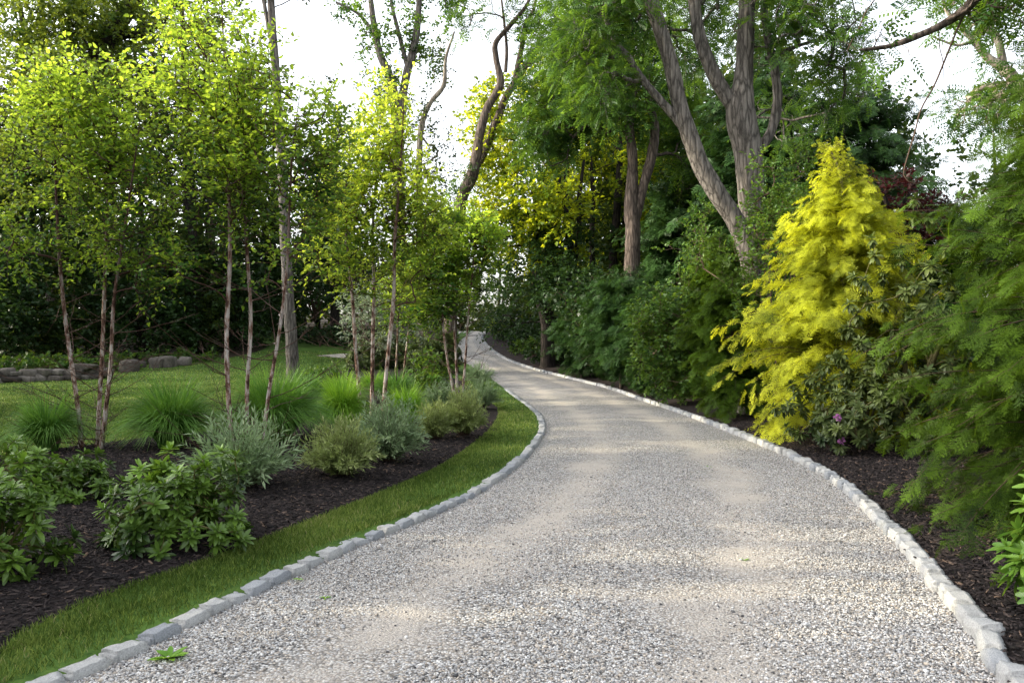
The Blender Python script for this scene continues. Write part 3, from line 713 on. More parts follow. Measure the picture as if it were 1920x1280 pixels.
# ------------------------------------------------------------------ hemlocks
def hemlock(name, label, cat, base, h, R, nb, ns, size, fronds, leaf, seed, lean=(0, 0), nod=(0, 0), group=None, skirt=.10, pw=.8, trunk_r=None, bark='bark_brown', droop=.28, dens_up=0.9, arch=.30, tintb=0.0, grad=0.0, tmin=.12, lv=(.62, 1.2)):
    rng = np.random.default_rng(seed); base = np.array(base, float)
    root = thing(name, label, cat, base, group)
    tz = np.linspace(0, 1, 16)
    tp = base + np.column_stack([lean[0] * tz ** 1.5 + nod[0] * np.clip(tz - .8, 0, 1) ** 2 * 25, lean[1] * tz ** 1.5 + nod[1] * np.clip(tz - .8, 0, 1) ** 2 * 25, h * tz - .05])
    if nod != (0, 0): tp[:, 2] -= .35 * np.clip(tz - .9, 0, 1) * h * .5
    tr = (trunk_r or h * .014) * (1 - tz) ** .8 + .006
    g = Geo(); trunk_tube(g, tp, tr, 30, 8, seed); link('trunk', g.mesh('trunk', base, True), M[bark], root)
    u = (np.arange(nb) + rng.random(nb)) / nb
    zf = skirt * .3 + (1 - skirt * .3) * u ** dens_up; zf = np.clip(zf, 0, .985)
    az = np.arange(nb) * 2.39996 + rng.normal(0, .3, nb)
    env = np.where(zf < skirt, .80 + .20 * zf / max(skirt, 1e-3), 1) * (1 - zf) ** pw
    L = R * env * rng.uniform(*lv, nb) * (1 + .12 * np.sin(az * 2 + seed) + .1 * np.sin(zf * 19 + seed)) + .12
    a = np.column_stack([np.cos(az), np.sin(az), np.zeros(nb)])
    b = np.stack([np.interp(zf, tz, tp[:, k]) for k in range(3)], 1)
    ks = np.argsort(RK[:, 1]); kx = np.interp(b[:, 1] + a[:, 1] * L, RK[ks, 1], RK[ks, 0]) + .12 + .05 * np.clip(b[:, 1], 0, 20) * 0
    room = np.where((a[:, 0] < -.05) & (b[:, 2] - gz(b[:, 0], b[:, 1]) < 1.1), (b[:, 0] - kx) / np.maximum(-a[:, 0], .05), 99)
    L = np.clip(L, .25, np.maximum(room, .25))
    rise = arch + .35 * zf + rng.normal(0, .13, nb); droop = droop + rng.normal(0, .12, nb)
    K = 8; t = np.linspace(0, 1, K)
    P = b[:, None] + a[:, None] * (L[:, None] * t)[..., None] + np.array([0, 0, 1.0]) * (L[:, None] * (rise[:, None] * t - (droop[:, None] + .25 * (1 - zf[:, None])) * t ** 2))[..., None]
    swing = np.cross(a, [0, 0, 1.0])[:, None] * (L[:, None] * .12 * rng.normal(0, 1, nb)[:, None] * t ** 2)[..., None]
    P = P + swing
    fl = gz(P[..., 0], P[..., 1]) + .05
    P[..., 2] = np.maximum(P[..., 2], fl)
    g = Geo(); tubes(g, P, np.maximum(.002, .0042 * L[:, None] * (1 - .8 * t)[None]), 4, .4)
    link('branches', g.mesh('branches', base, True), M['twig'], root)
    gf = Geo()
    T = nrm(np.gradient(P, axis=1)); S = nrm(np.cross(T, [0, 0, 1.0]))
    bt = np.clip(rng.normal(.45, .14, nb), .1, .9)
    for i in range(ns):
        tt = tmin + (1 - tmin) * (i + rng.random(nb) * .8) / ns; tt = np.clip(tt, 0, 1)
        f = tt * (K - 1); k = np.minimum(f.astype(int), K - 2); w = (f - k)[:, None]; r_ = np.arange(nb)
        p = P[r_, k] * (1 - w) + P[r_, k + 1] * w; tg = T[r_, k]; s = S[r_, k] * (1 if i % 2 else -1)
        ang = rng.uniform(.25, 1.0, nb)[:, None]; p = p + rng.normal(0, 1, (nb, 3)) * [.02, .02, .045] * min(1.5, size / .23)
        if i >= ns - 2: ang = ang * .35
        d = nrm(tg * np.cos(ang) + s * np.sin(ang) + np.column_stack([rng.normal(0, .12, (nb, 2)), rng.normal(-.22, .27, nb) - .22 * tt]))
        upv = nrm(np.array([0, 0, .9]) + rng.normal(0, .55, (nb, 3)) + a * .7)
        X, Yd, N = frames(d, upv)
        sz = size * rng.uniform(.75, 1.2, nb) * np.clip(.55 + .45 * L / (R * .6), .55, 1) * (1.15 - .4 * tt) * rng.choice([.7, 1.0, 1.3], nb) * np.clip((1 - zf) * 5, .45, 1)
        m = rng.random(nb) < np.clip(L / (R * .35), .35, 1)
        tin = np.clip(bt + rng.normal(0, .12, nb) + .60 * (tt - .6) + tintb + grad * (zf - .45), 0, 1)  # inner and lower sprays darkened, crown shade put into the tint
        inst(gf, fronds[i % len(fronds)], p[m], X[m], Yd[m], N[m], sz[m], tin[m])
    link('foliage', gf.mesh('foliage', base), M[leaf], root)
    return root

# ------------------------------------------------------------------ rhododendrons, leafy shrubs, willow shrubs, grasses
def rhododendron(name, label, base, R, h, nw, ls, leaf, seed, group=None, flower=None, bare=.0, down=.0, cat='shrub', nlv=10, lobes=3):
    rng = np.random.default_rng(seed); base = np.array(base, float)
    root = thing(name, label, cat, base, group)
    az = rng.uniform(0, 6.28, nw); el = np.arcsin(rng.uniform(.02, 1, nw)); rr = rng.uniform(.55, 1, nw) ** .6
    lob = 1 + .18 * np.sin(az * lobes + seed) + .13 * np.sin(az * 5 + el * 4 + seed * 2)
    cl = base + np.column_stack([np.cos(az) * np.cos(el) * R * rr * lob, np.sin(az) * np.cos(el) * R * rr * lob, (np.sin(el) * rr * lob * .95 + .06) * h])
    ns = 5
    stems = []
    for k in range(ns):
        a = k / ns * 6.28 + rng.uniform(0, 1); tip = base + np.array([math.cos(a) * R * .4, math.sin(a) * R * .4, h * .5])
        P = np.array([base + [0, 0, -.05], base + [math.cos(a) * R * .12, math.sin(a) * R * .12, h * .2], tip]); stems.append((catmull(P, 7), np.linspace(.018, .010, 7) * max(1, h)))
    g = Geo()
    for P, r in stems: tubes(g, P[None], r[None], 6, .3)
    BP, BR, dirs = grow(stems, cl, rng, K=5, rtip=.0035, up=.2, start=.1)
    tubes(g, BP, BR, 5, .5)
    link('stems', g.mesh('stems', base, True), M['stem_green'], root)
    gl = Geo()
    out = nrm((cl - (base + [0, 0, h * .1])) / [R, R, h]); ax = nrm(out * .7 + [0, 0, .8] + rng.normal(0, .25, (nw, 3)) + dirs * .3)
    e1 = nrm(np.cross(ax, [0.3, 1, .1])); e2 = np.cross(ax, e1)
    young = np.clip(.08 + .70 * (cl[:, 2] - base[2]) / h + rng.normal(0, .15, nw), 0, 1)
    for layer, (cnt, pitch, sc_, off) in enumerate(((nlv, .55, .95, 0.0), (nlv, .12 - down, 1.05, -.02), (max(3, nlv // 2), .95, .62, .012), (nlv // 2, -.5 - down, .95, -.06))):
        for k in range(cnt):
            th = 6.283 * (k + rng.uniform(-.3, .3, nw)) / cnt + layer * .35
            pt = pitch + rng.normal(0, .20, nw)
            d = nrm((np.cos(th)[:, None] * e1 + np.sin(th)[:, None] * e2) * np.cos(pt)[:, None] + ax * np.sin(pt)[:, None] + [0, 0, -.05 - down * .5])
            X, Yd, N = frames(d, nrm(ax + [0, 0, .3] + rng.normal(0, .15, (nw, 3))))
            m = rng.random(nw) < (.92 if layer < 2 else .75) * (1 - bare)
            tin = np.clip(young * (1 if layer != 3 else .5) + (.12 if layer == 2 else 0) + rng.normal(0, .13, nw), 0, 1)
            inst(gl, LEATHER, (cl + ax * off)[m], X[m], Yd[m], N[m], (ls * sc_ * rng.uniform(.75, 1.15, nw))[m], tin[m], rng.uniform(.85, 1.15, nw)[m])
    link('foliage', gl.mesh('foliage', base, True), M[leaf], root)
    if flower is not None:
        for c in flower:
            gfl = Geo(); c = np.array(c); n = 60
            d = nrm(rng.normal(size=(n, 3)) + [0, -.3, .5]); X, Yd, N = frames(d, nrm(rng.normal(size=(n, 3))))
            inst(gfl, KITE_WIDE, np.repeat(c[None], n, 0) + d * .018, X, Yd, N, rng.uniform(.03, .05, n), rng.random(n))
            link('flower', gfl.mesh('flower', base), M['petal_pink'], root)
    return root

def leafy_shrub(name, label, base, blobs, n, leaf, seed, sp, cat='shrub', group=None, stems=6, h=1.0, rtip=.004, gap=-.3, sc=1.4, bark='twig', sr=.02, spread=.35, shell=.4):
    rng = np.random.default_rng(seed); base = np.array(base, float)
    root = thing(name, label, cat, base, group)
    st = []
    for k in range(stems):
        a = k / stems * 6.28 + rng.uniform(0, 1); q = rng.uniform(.4, 1) * spread * h
        P = np.array([base + [0, 0, -.06], base + [math.cos(a) * q * .35, math.sin(a) * q * .35, h * .3], base + [math.cos(a) * q, math.sin(a) * q, h * .75]]); st.append((catmull(P, 9), np.linspace(sr, sr * .45, 9)))
    g = Geo()
    for P, r in st: tubes(g, P[None], r[None], 6, .3)
    cl = blob_points(blobs, n, rng, gap, sc, shell)
    BP, BR, dirs = grow(st, cl, rng, K=5, rtip=rtip, up=.4, start=.1); tubes(g, BP, BR, 4, .5)
    gl = Geo(); sprigs(gl, g, cl, dirs, rng, **sp)
    link('stems', g.mesh('stems', base, True), M[bark], root)
    link('foliage', gl.mesh('foliage', base), M[leaf], root)
    return root

def willow_shrub(name, label, base, R, h, ns, leaf, seed, group=None, nl=34, ll=.045):
    rng = np.random.default_rng(seed); base = np.array(base, float); R *= 1.2; h *= 1.15; ll *= 1.5; ns = int(ns * 1.25)
    root = thing(name, label, 'shrub', base, group)
    az = rng.uniform(0, 6.28, ns); inc = rng.random(ns) ** .7 * 1.25
    L = h * (1.12 - .25 * inc / 1.25) * rng.uniform(.7, 1.12, ns)
    K = 7; t = np.linspace(0, 1, K)
    dirv = np.column_stack([np.cos(az) * np.sin(inc), np.sin(az) * np.sin(inc), np.cos(inc)])
    k_r = R / (h * .95)
    P = base + np.column_stack([np.cos(az), np.sin(az), az * 0])[:, None] * .06 * rng.random(ns)[:, None, None] + dirv[:, None] * (L[:, None] * t)[..., None] * np.array([k_r, k_r, 1]) + np.array([0, 0, .18]) * (L[:, None] * np.sin(t * 3.14) * np.sin(inc)[:, None])[..., None]
    P[:, 1:] += rng.normal(0, .012, (ns, K - 1, 3)); P[..., 2] = np.maximum(P[..., 2], gz(P[..., 0], P[..., 1]) + .06)
    g = Geo(); tubes(g, P, np.broadcast_to(.0035 * (1 - .7 * t), (ns, K)), 3, rng.random(ns)); link('stems', g.mesh('stems', base, True), M['twig'], root)
    T = nrm(np.gradient(P, axis=1)); gl = Geo(); bt = np.clip(rng.normal(.5, .16, ns), 0, 1)
    for i in range(nl):
        tt = np.clip(.18 + .82 * (i + rng.random(ns)) / nl, 0, 1); f = tt * (K - 1); k = np.minimum(f.astype(int), K - 2); w = (f - k)[:, None]; r_ = np.arange(ns)
        p = P[r_, k] * (1 - w) + P[r_, k + 1] * w; tg = T[r_, k]
        rv = rng.normal(size=(ns, 3)); sd = nrm(rv - (rv * tg).sum(1, keepdims=True) * tg)
        d = nrm(tg * .9 + sd * .75 + [0, 0, .1]); X, Yd, N = frames(d, nrm(rng.normal(size=(ns, 3)) + [0, 0, 1.0]))
        inst(gl, NARROW, p, X, Yd, N, ll * rng.uniform(.7, 1.25, ns), np.clip(bt + .35 * (tt - .6) + rng.normal(0, .12, ns), 0, 1))
    link('foliage', gl.mesh('foliage', base), M[leaf], root)
    return root

def grass_clump(label, base, R, h, nb, leaf, seed, group='fountain grasses in the planting bed', wid=.013):
    rng = np.random.default_rng(seed); base = np.array(base, float)
    nb = int(nb * 1.7); R *= .88; h *= 1.15; az = rng.uniform(0, 6.28, nb); q = rng.random(nb) ** .55
    L = h * rng.uniform(.8, 1.25, nb) * 1.12
    K = 7; t = np.linspace(0, 1, K)
    a = np.column_stack([np.cos(az), np.sin(az), az * 0])
    reach = (.25 + .85 * q) * R * rng.uniform(.8, 1.2, nb); drop = .16 + .80 * q ** 1.5
    z = L[:, None] * (t - drop[:, None] * t ** 2.4 * .9)
    c = base + a * (rng.random(nb) * R * .22)[:, None]
    P = c[:, None] + a[:, None] * (reach[:, None] * t ** 1.5)[..., None] + np.array([0, 0, 1.0]) * z[..., None]
    P += np.cross(a, [0, 0, 1.0])[:, None] * (rng.normal(0, .16, nb)[:, None] * L[:, None] * t ** 2)[..., None]
    P[..., 2] = np.maximum(P[..., 2], gz(P[..., 0], P[..., 1]) + .02)
    ra = rng.normal(0, .6, nb) + az + 1.57
    s = np.column_stack([np.cos(ra), np.sin(ra), rng.normal(0, .2, nb)])[:, None] * (wid * np.array([.6, .9, 1, .95, .8, .5, .08]))[None, :, None] * rng.uniform(.7, 1.3, nb)[:, None, None]
    V = np.stack([P - s / 2, P + s / 2], 2).reshape(-1, 3)
    k = np.arange(K - 1); qd = np.stack([2 * k, 2 * k + 1, 2 * k + 3, 2 * k + 2], -1)
    qd = (qd[None] + (np.arange(nb) * K * 2)[:, None, None]).reshape(-1, 4)
    tin = np.clip(np.repeat(np.clip(rng.normal(.45, .24, nb), 0, 1)[:, None], K, 1) + .55 * (t - .55)[None], 0, 1)
    g = Geo(); g.add(V, qd, np.repeat(tin.reshape(-1), 2))
    o = link('fountain_grass', g.mesh('fountain_grass', base), M[leaf], None, base)
    return tag(o, label, 'ornamental grass', group)

# ------------------------------------------------------------------ light settings and the wood's make-up
SUN_AZ_DEG, SUN_EL_DEG, SUN_E, SKY_S = -88.0, 20.0, 5.0, 0.72
FAR_AND_SHADE_MASSES = []
_r = np.random.default_rng(5)
for x in np.arange(-62, 66, 5.5):          # far wood across the view, open towards the white sky left of centre
    Yy = 72 + _r.uniform(-5, 12); px = CX + x / Yy * F
    h = _r.uniform(8, 11) if 560 < px < 900 else _r.uniform(13, 19)
    FAR_AND_SHADE_MASSES.append((x, Yy, 4.2, h, 110))
for x, Yy, r, h in [(-32, 47, 4, 16), (-26, 50, 4, 17), (-20, 52, 3.5, 13), (-38, 44, 4, 15), (-46, 40, 4, 15), (14, 40, 4, 13), (20, 34, 4, 8), (9, 44, 4, 14), (26, 30, 4, 10), (5, 48, 3.5, 12), (24, 40, 4, 13), (-9, 62, 3, 6), (-4, 66, 3, 5)]:
    FAR_AND_SHADE_MASSES.append((x, Yy, r, h, 130))
for Yy in np.arange(-9, 20.5, 1.7):        # unseen trees beside the lawn, added and shaped to shade the drive
    h = 7.9 if 10.0 < Yy < 14.8 else 10.0  # lower stretch lets sun onto the birches and golden hemlock
    FAR_AND_SHADE_MASSES.append((-15.5 - _r.uniform(0, 1.5) - (0.12 * max(0, Yy - 8)), Yy, 1.7, h + _r.uniform(-.3, .3), 190))

for Yy in np.arange(21.5, 33, 2.2):  # more unseen trees, added to keep sun off the lawn
    FAR_AND_SHADE_MASSES.append((-25.0 - _r.uniform(0, 2), Yy, 2.0, 10.5 + _r.uniform(-1, 1), 120))
for x, Yy, r, h in [(-10, -7, 3, 9), (-5, -10, 3, 10), (0.5, -13, 3, 10), (6, -9, 3, 10), (10, -5, 3, 9), (9.5, 0, 2.5, 8), (10.5, 4, 2.5, 8), (13.5, 9, 3, 9), (16, 14, 3, 9), (19, 21, 3, 10)]:   # the wood behind and beside the viewer, unseen, added to cut skylight
    FAR_AND_SHADE_MASSES.append((x, Yy, r, h, 110))
for x, Yy, r, h in [(-24, 58, 3, 6), (-19, 60, 3, 7), (-14, 58, 3, 6), (-10, 60, 3, 6.5), (-17, 66, 3, 8), (-28, 62, 3, 8), (1.5, 58, 2.5, 5), (4.5, 54, 2.5, 6), (-1, 72, 3, 5)]:
    FAR_AND_SHADE_MASSES.append((x, Yy, r, h, 120))

for x, Yy, r, h in [(-34, 55, 4, 20), (-28, 57, 4, 20), (-23, 50, 3.5, 19), (-19, 56, 3.2, 17), (-31, 46, 3.5, 19), (-40, 52, 4, 20), (5, 42, 3.5, 13), (9, 38, 3.5, 14), (13, 46, 4, 17), (7, 50, 4, 16), (17, 42, 4, 15), (20, 48, 4, 16)]:
    FAR_AND_SHADE_MASSES.append((x, Yy, r, h, 170))

for x, Yy, r, h in [(-33, 46, 4, 23), (-28, 48, 4, 24), (-23, 46, 3.5, 23), (-18.5, 48, 3, 22), (-36, 42, 3.5, 20), (-30, 42, 3, 17), (-25, 41.5, 2.5, 14), (-15.5, 52, 2.5, 17)]:
    FAR_AND_SHADE_MASSES.append((x, Yy, r, h, 330))
for x, Yy, r, h in [(3, 45, 3.5, 19), (7.5, 43, 4, 21), (12, 41, 4, 21), (9, 34, 3, 15), (6, 39, 3, 15)]:
    FAR_AND_SHADE_MASSES.append((x, Yy, r, h, 300))

# =================================================================== THE PLANTING BED
# river birches: three-stemmed clumps
def birch(label, Y, stems, blobs, n, seed, ls=.082, tl=.45, ntw=3, nl=7, bare=None, whips=60, tb=0.0, gap=-.15, dark=0.35, rtip=.0042, leaf='birch_leaf', tmpl=OVATE):
    rng = np.random.default_rng(seed)
    tr = [px_trunk([(q[0], q[1], q[2] * .55, *q[3:]) for q in s], Y) for s in stems]
    b0 = np.mean([t[0][0] for t in tr], 0); b0[2] = gz(b0[0], b0[1])
    root = thing('river_birch', label, 'birch tree', b0, 'river birches in the planting bed')
    sk = []
    for k, (P, R) in enumerate(tr):
        g = Geo(); N_ = 46
        pts, r = trunk_tube(g, P, R, n=N_, S=9, seed=seed + k, rough=.10)
        tint = np.repeat(np.clip((np.linspace(0, 1, N_) - dark) / .35, 0, .92), 9); g.T = [tint.astype(np.float32)]
        # peeling curls of bark
        m = 90; u = rng.random(m) ** 1.3 * .75; kk = (u * (N_ - 1)).astype(int); th = rng.uniform(0, 6.28, m)
        outv = np.column_stack([np.cos(th), np.sin(th), np.zeros(m)]); p = pts[kk] + outv * r[kk][:, None] * .97
        X, Yd, Nn = frames(nrm(outv * .55 + np.column_stack([-np.sin(th), np.cos(th), rng.normal(0, .5, m)])), np.array([0, 0, 1.0]) + outv * .3)
        inst(g, t_kite(.9, .25), p, X, Yd, Nn, rng.uniform(.02, .05, m), rng.uniform(.0, .75, m))
        link('stem', g.mesh('stem', b0, True), M['bark_birch'], root); sk.append((pts, r))
    cl = blob_points(blobs, n, rng, gap, 1.1, .5)
    for pts, r in sk:
        k = (rng.uniform(.55, 1, 34) * (len(pts) - 1)).astype(int)
        cl = np.vstack([cl, pts[k] + rng.normal(0, 1, (34, 3)) * (.06 + .26 * (1 - k[:, None] / len(pts)))])
    BP, BR, dirs = grow(sk, cl, rng, K=6, rtip=rtip, pw=.42, up=.9, start=.28)
    g = Geo(); tubes(g, BP, BR, 5, .95)
    # bare whips on the lower stems
    P = []; R = []
    for w in range(whips):   # thin leafless shoots
        pts, r = sk[rng.integers(len(sk))]; i = rng.integers(int(.06 * len(pts)), int(.5 * len(pts)))
        a = rng.uniform(0, 6.28); L = rng.uniform(.4, 1.15); t = np.linspace(0, 1, 6)
        d = np.array([math.cos(a), math.sin(a), rng.uniform(-.05, .5)]); cur = rng.normal(0, .18, 3) + [0, 0, .22]
        P.append(pts[i] + d * (L * t)[:, None] + cur * (L * t ** 2)[:, None] + rng.normal(0, .012, (6, 3)) * t[:, None]); R.append(.0075 * (1 - .7 * t))
        for s_ in range(rng.integers(1, 4)):
            q = P[-1][rng.integers(2, 5)] if s_ == 0 else P[-1 - s_][rng.integers(2, 5)]; L2 = L * .5; d2 = nrm(d + rng.normal(0, .45, 3) + [0, 0, .2])
            P.append(q + d2 * (L2 * t)[:, None] + rng.normal(0, .01, (6, 3)) * t[:, None]); R.append(.0042 * (1 - .6 * t))
    tubes(g, np.array(P), np.array(R), 4, .9)
    gl = Geo()
    sprigs(gl, g, cl, dirs, rng, ntw=ntw, tl=tl, nl=nl, ls=ls, tmpl=tmpl, spread=.6, droop=.15, up=.25, twigr=.0042, flat=.5, tb=tb)
    g.T[-1] = np.full_like(g.T[-1], .95)
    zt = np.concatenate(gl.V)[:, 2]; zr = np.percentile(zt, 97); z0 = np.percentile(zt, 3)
    gl.T = [np.clip(np.concatenate(gl.T) + .80 * ((zt - z0) / (zr - z0) - .66), 0, 1).astype(np.float32)]; gl.V = [np.concatenate(gl.V)]  # leaves darken down the crown, shade put into their tint
    link('branches', g.mesh('branches', b0, True), M['bark_birch'], root)
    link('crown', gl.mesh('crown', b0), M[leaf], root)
    return root

birch('three stemmed river birch with peeling bark rising behind the rhododendrons, nearest the stone wall', 11.8,
      [[(150, 800, 15), (140, 720, 14), (125, 620, 13), (113, 500, 11), (106, 380, 9), (103, 260, 6), (100, 130, 2)],
       [(182, 842, 16, .2), (188, 730, 14, .2), (194, 600, 12, .2), (199, 450, 10, .2), (207, 310, 8, .2), (222, 200, 5, .2), (228, 110, 2, .2)],
       [(188, 845, 16, -.2), (206, 700, 13, -.3), (214, 560, 11, -.4), (232, 440, 9, -.5), (250, 320, 6, -.5), (262, 230, 3, -.5)]],
      [px_blob(120, 300, 11.8, 110, 150), px_blob(215, 290, 12.0, 130, 150), px_blob(100, 190, 11.7, 50, 100), px_blob(190, 210, 12, 90, 90), px_blob(150, 440, 11.6, 150, 70), px_blob(50, 480, 11.6, 70, 80), px_blob(270, 490, 11.5, 80, 70), px_blob(290, 390, 11.8, 60, 50)],
      430, 21)
birch('tallest three stemmed river birch in the middle of the bed, beside the round fountain grass', 11.2,
      [[(436, 845, 17), (428, 740, 16), (425, 620, 15), (431, 480, 13), (428, 330, 11), (424, 180, 8), (418, 60, 5), (412, -70, 2)],
       [(466, 848, 15, .3), (463, 740, 14, .3), (470, 600, 13, .3), (463, 470, 11, .3), (456, 340, 8, .3), (458, 220, 5, .3), (470, 110, 2, .3)],
       [(489, 856, 15, -.3), (505, 730, 13, -.4), (524, 620, 11, -.5), (538, 500, 9, -.6), (543, 380, 8, -.6), (550, 270, 5, -.6), (566, 150, 2, -.6)]],
      [px_blob(420, 60, 11.2, 100, 130), px_blob(400, 190, 11.2, 120, 110), px_blob(500, 190, 11, 110, 120), px_blob(570, 270, 10.8, 80, 110), px_blob(410, 330, 11.2, 110, 110), px_blob(500, 350, 11.2, 130, 110), px_blob(330, 40, 11.3, 45, 50), px_blob(370, 480, 11, 60, 60), px_blob(560, 420, 11, 70, 70), px_blob(480, 490, 11.3, 80, 55)],
      540, 22, tb=.06)
birch('three stemmed river birch with sunlit yellow top, rising behind the silvery shrubs', 16.2,
      [[(676, 760, 13), (667, 660, 12), (661, 560, 11), (652, 470, 9), (647, 380, 7), (655, 290, 4), (660, 220, 2)],
       [(697, 775, 14, .2), (699, 650, 13, .2), (701, 540, 12, .2), (699, 430, 9, .2), (706, 320, 7, .2), (712, 230, 4, .2), (715, 160, 2, .2)],
       [(718, 778, 15, -.3), (728, 660, 14, -.3), (738, 560, 13, -.3), (740, 460, 11, -.3), (748, 350, 8, -.3), (755, 240, 5, -.3), (757, 140, 2, -.3)]],
      [px_blob(735, 230, 16, 70, 90), px_blob(680, 290, 16.2, 80, 90), px_blob(760, 330, 16, 80, 90), px_blob(640, 380, 16.4, 80, 80), px_blob(720, 420, 16.2, 110, 80), px_blob(800, 420, 16, 70, 70), px_blob(640, 500, 16, 70, 60), px_blob(750, 530, 16.4, 90, 60)],
      540, 23, leaf='birch_leaf_sunlit', ls=.10, tb=.12, tl=.5, whips=60)
birch('small three stemmed birch with pale thin stems beside the drive bend', 20.0,
      [[(852, 742, 10), (838, 670, 8), (830, 600, 7), (829, 520, 6), (830, 440, 3), (828, 400, 2)],
       [(858, 755, 10, .3), (855, 670, 8, .3), (850, 580, 7, .3), (850, 500, 6, .3), (852, 420, 3, .3), (852, 370, 2, .3)],
       [(866, 752, 10, -.3), (873, 670, 8, -.3), (878, 590, 7, -.3), (885, 520, 6, -.3), (890, 460, 4, -.3), (896, 400, 2, -.3)]],
      [px_blob(850, 450, 20, 75, 60), px_blob(890, 460, 20, 55, 50), px_blob(800, 500, 20, 55, 50), px_blob(860, 510, 20, 80, 40), px_blob(815, 570, 20, 50, 45), px_blob(855, 400, 20, 40, 30)],
      620, 24, ls=.10, tl=.45, whips=36, tb=.0, leaf='birch_leaf', gap=-.4)
birch('slim two stemmed birch sapling in shade behind the sunlit birch', 23.0,
      [[(742, 705, 7), (745, 640, 6), (748, 570, 4), (750, 500, 2)], [(757, 700, 7, .3), (766, 620, 6, .3), (770, 560, 4, .3), (772, 510, 2, .3)]],
      [px_blob(760, 560, 23, 60, 60), px_blob(790, 600, 23, 50, 30)], 110, 25, ls=.09, whips=10)

# rhododendrons
rhododendron('rhododendron', 'rhododendron at the frame edge with leaf whorls hanging over the near mulch', gp(-12, 1090), .40, .72, 70, .105, 'rhodo', 31, 'rhododendrons in the mulched bed')
rhododendron('rhododendron', 'broad dense rhododendron in front of the three birch stems by the lawn', gp(75, 950), .70, .60, 130, .10, 'rhodo', 32, 'rhododendrons in the mulched bed')
rhododendron('rhododendron', 'rhododendron with one tall shoot, alone on bare mulch in the middle of the bed', gp(338, 1022), .55, .70, 115, .10, 'rhodo', 33, 'rhododendrons in the mulched bed')

# silvery willow-leaved shrubs
SG = 'silvery fine leaved shrubs along the bed edge'
willow_shrub('willow_shrub', 'loose silvery shrub behind the lone rhododendron, under the tallest birch', gp(455, 925), .58, .66, 130, 'silver', 41, SG, 30, .06)
willow_shrub('willow_shrub', 'olive silvery shrub with reddish stems, first beside the curved verge', gp(640, 900), .42, .56, 190, 'silver_gold', 42, SG)
willow_shrub('willow_shrub', 'largest blue silver round shrub in front of the sunlit birch', gp(728, 872), .46, .70, 240, 'silver', 43, SG)
willow_shrub('willow_shrub', 'small compact olive shrub between the blue silver shrub and the bed tip', gp(815, 828), .30, .52, 150, 'silver_gold', 44, SG)
willow_shrub('willow_shrub', 'upright olive shrub at the tip of the mulch bed', gp(870, 822), .38, .66, 190, 'silver_gold', 45, SG)
willow_shrub('willow_shrub', 'low blue green shrub on its own patch of mulch beyond the bed tip', gp(902, 768), .48, .55, 190, 'silver', 46, SG)
willow_shrub('willow_shrub', 'silver shrub at the foot of the small birch', gp(822, 772), .42, .52, 150, 'silver', 47, SG)
willow_shrub('willow_shrub', 'low grey green shrub behind the small birch at the drive edge', gp(898, 722), .55, .6, 130, 'silver', 48, SG)

# fountain grasses
grass_clump('dark fountain grass between lawn and the broad rhododendron', gp(90, 850), .62, .75, 800, 'grass_tuft', 51)
grass_clump('large dark arching fountain grass between two birch clumps', gp(322, 850), .78, .95, 1300, 'grass_tuft', 52)
grass_clump('broad fountain grass right behind the tallest birch stems', gp(515, 838), .95, 1.05, 1500, 'grass_tuft', 53)
grass_clump('bright green round fountain grass behind the largest blue silver shrub', gp(640, 812), .55, .88, 1200, 'grass_bright', 54)
grass_clump('bright fountain grass in front of the sunlit birch stems', gp(762, 806), .46, .72, 900, 'grass_bright', 55)
grass_clump('fountain grass next to the foot of the big grey trunk', gp(575, 770), .75, .85, 700, 'grass_tuft', 56)
grass_clump('pale fountain grass behind the bright round one', gp(640, 762), .8, .75, 700, 'grass_bright', 57)
grass_clump('fountain grass behind the stems of the sunlit birch', gp(740, 758), .85, .8, 700, 'grass_tuft', 58)
grass_clump('fountain grass between the sapling and the small birch', gp(805, 742), .75, .7, 600, 'grass_tuft', 59)
grass_clump('low wispy fountain grass near the dark shrub by the drive bend', gp(700, 738), .8, .6, 500, 'grass_bright', 60)

# young shrubs behind the grasses
leafy_shrub('young_shrub', 'young yellow green shrub with upright leafy shoots by the dark shrub', gp(803, 722), [px_blob(805, 690, 22.5, 38, 32)], 60, 'viburnum', 61, dict(ntw=2, tl=.3, nl=5, ls=.13, tmpl=OVATE), h=.8)
leafy_shrub('low_shrub', 'low leafy shrub near the foot of the big grey trunk', gp(620, 728), [px_blob(622, 706, 24, 45, 18)], 60, 'viburnum', 62, dict(ntw=2, tl=.3, nl=5, ls=.11, tmpl=KITE_WIDE, tb=-.1), h=.5)
rhododendron('dark_shrub', 'very dark evergreen shrub between birch sapling and drive bend', gp(800, 700), .95, 1.5, 170, .16, 'rhodo_dark', 63, None)
rhododendron('dark_shrub', 'dark evergreen shrub closing the bed behind the sunlit birch stems', gp(690, 694), 1.1, 1.35, 170, .17, 'rhodo_dark', 64, None)
rhododendron('dark_shrub', 'dark evergreen shrub between the birch sapling stems and the variegated shrub', gp(745, 692), 1.0, 1.5, 160, .17, 'rhodo_dark', 65, None)
rhododendron('dark_shrub', 'upright dark evergreen shrub at the drive edge behind the small pale stemmed birch', gp(834, 698), .72, 1.75, 150, .16, 'rhodo_dark', 66, None)
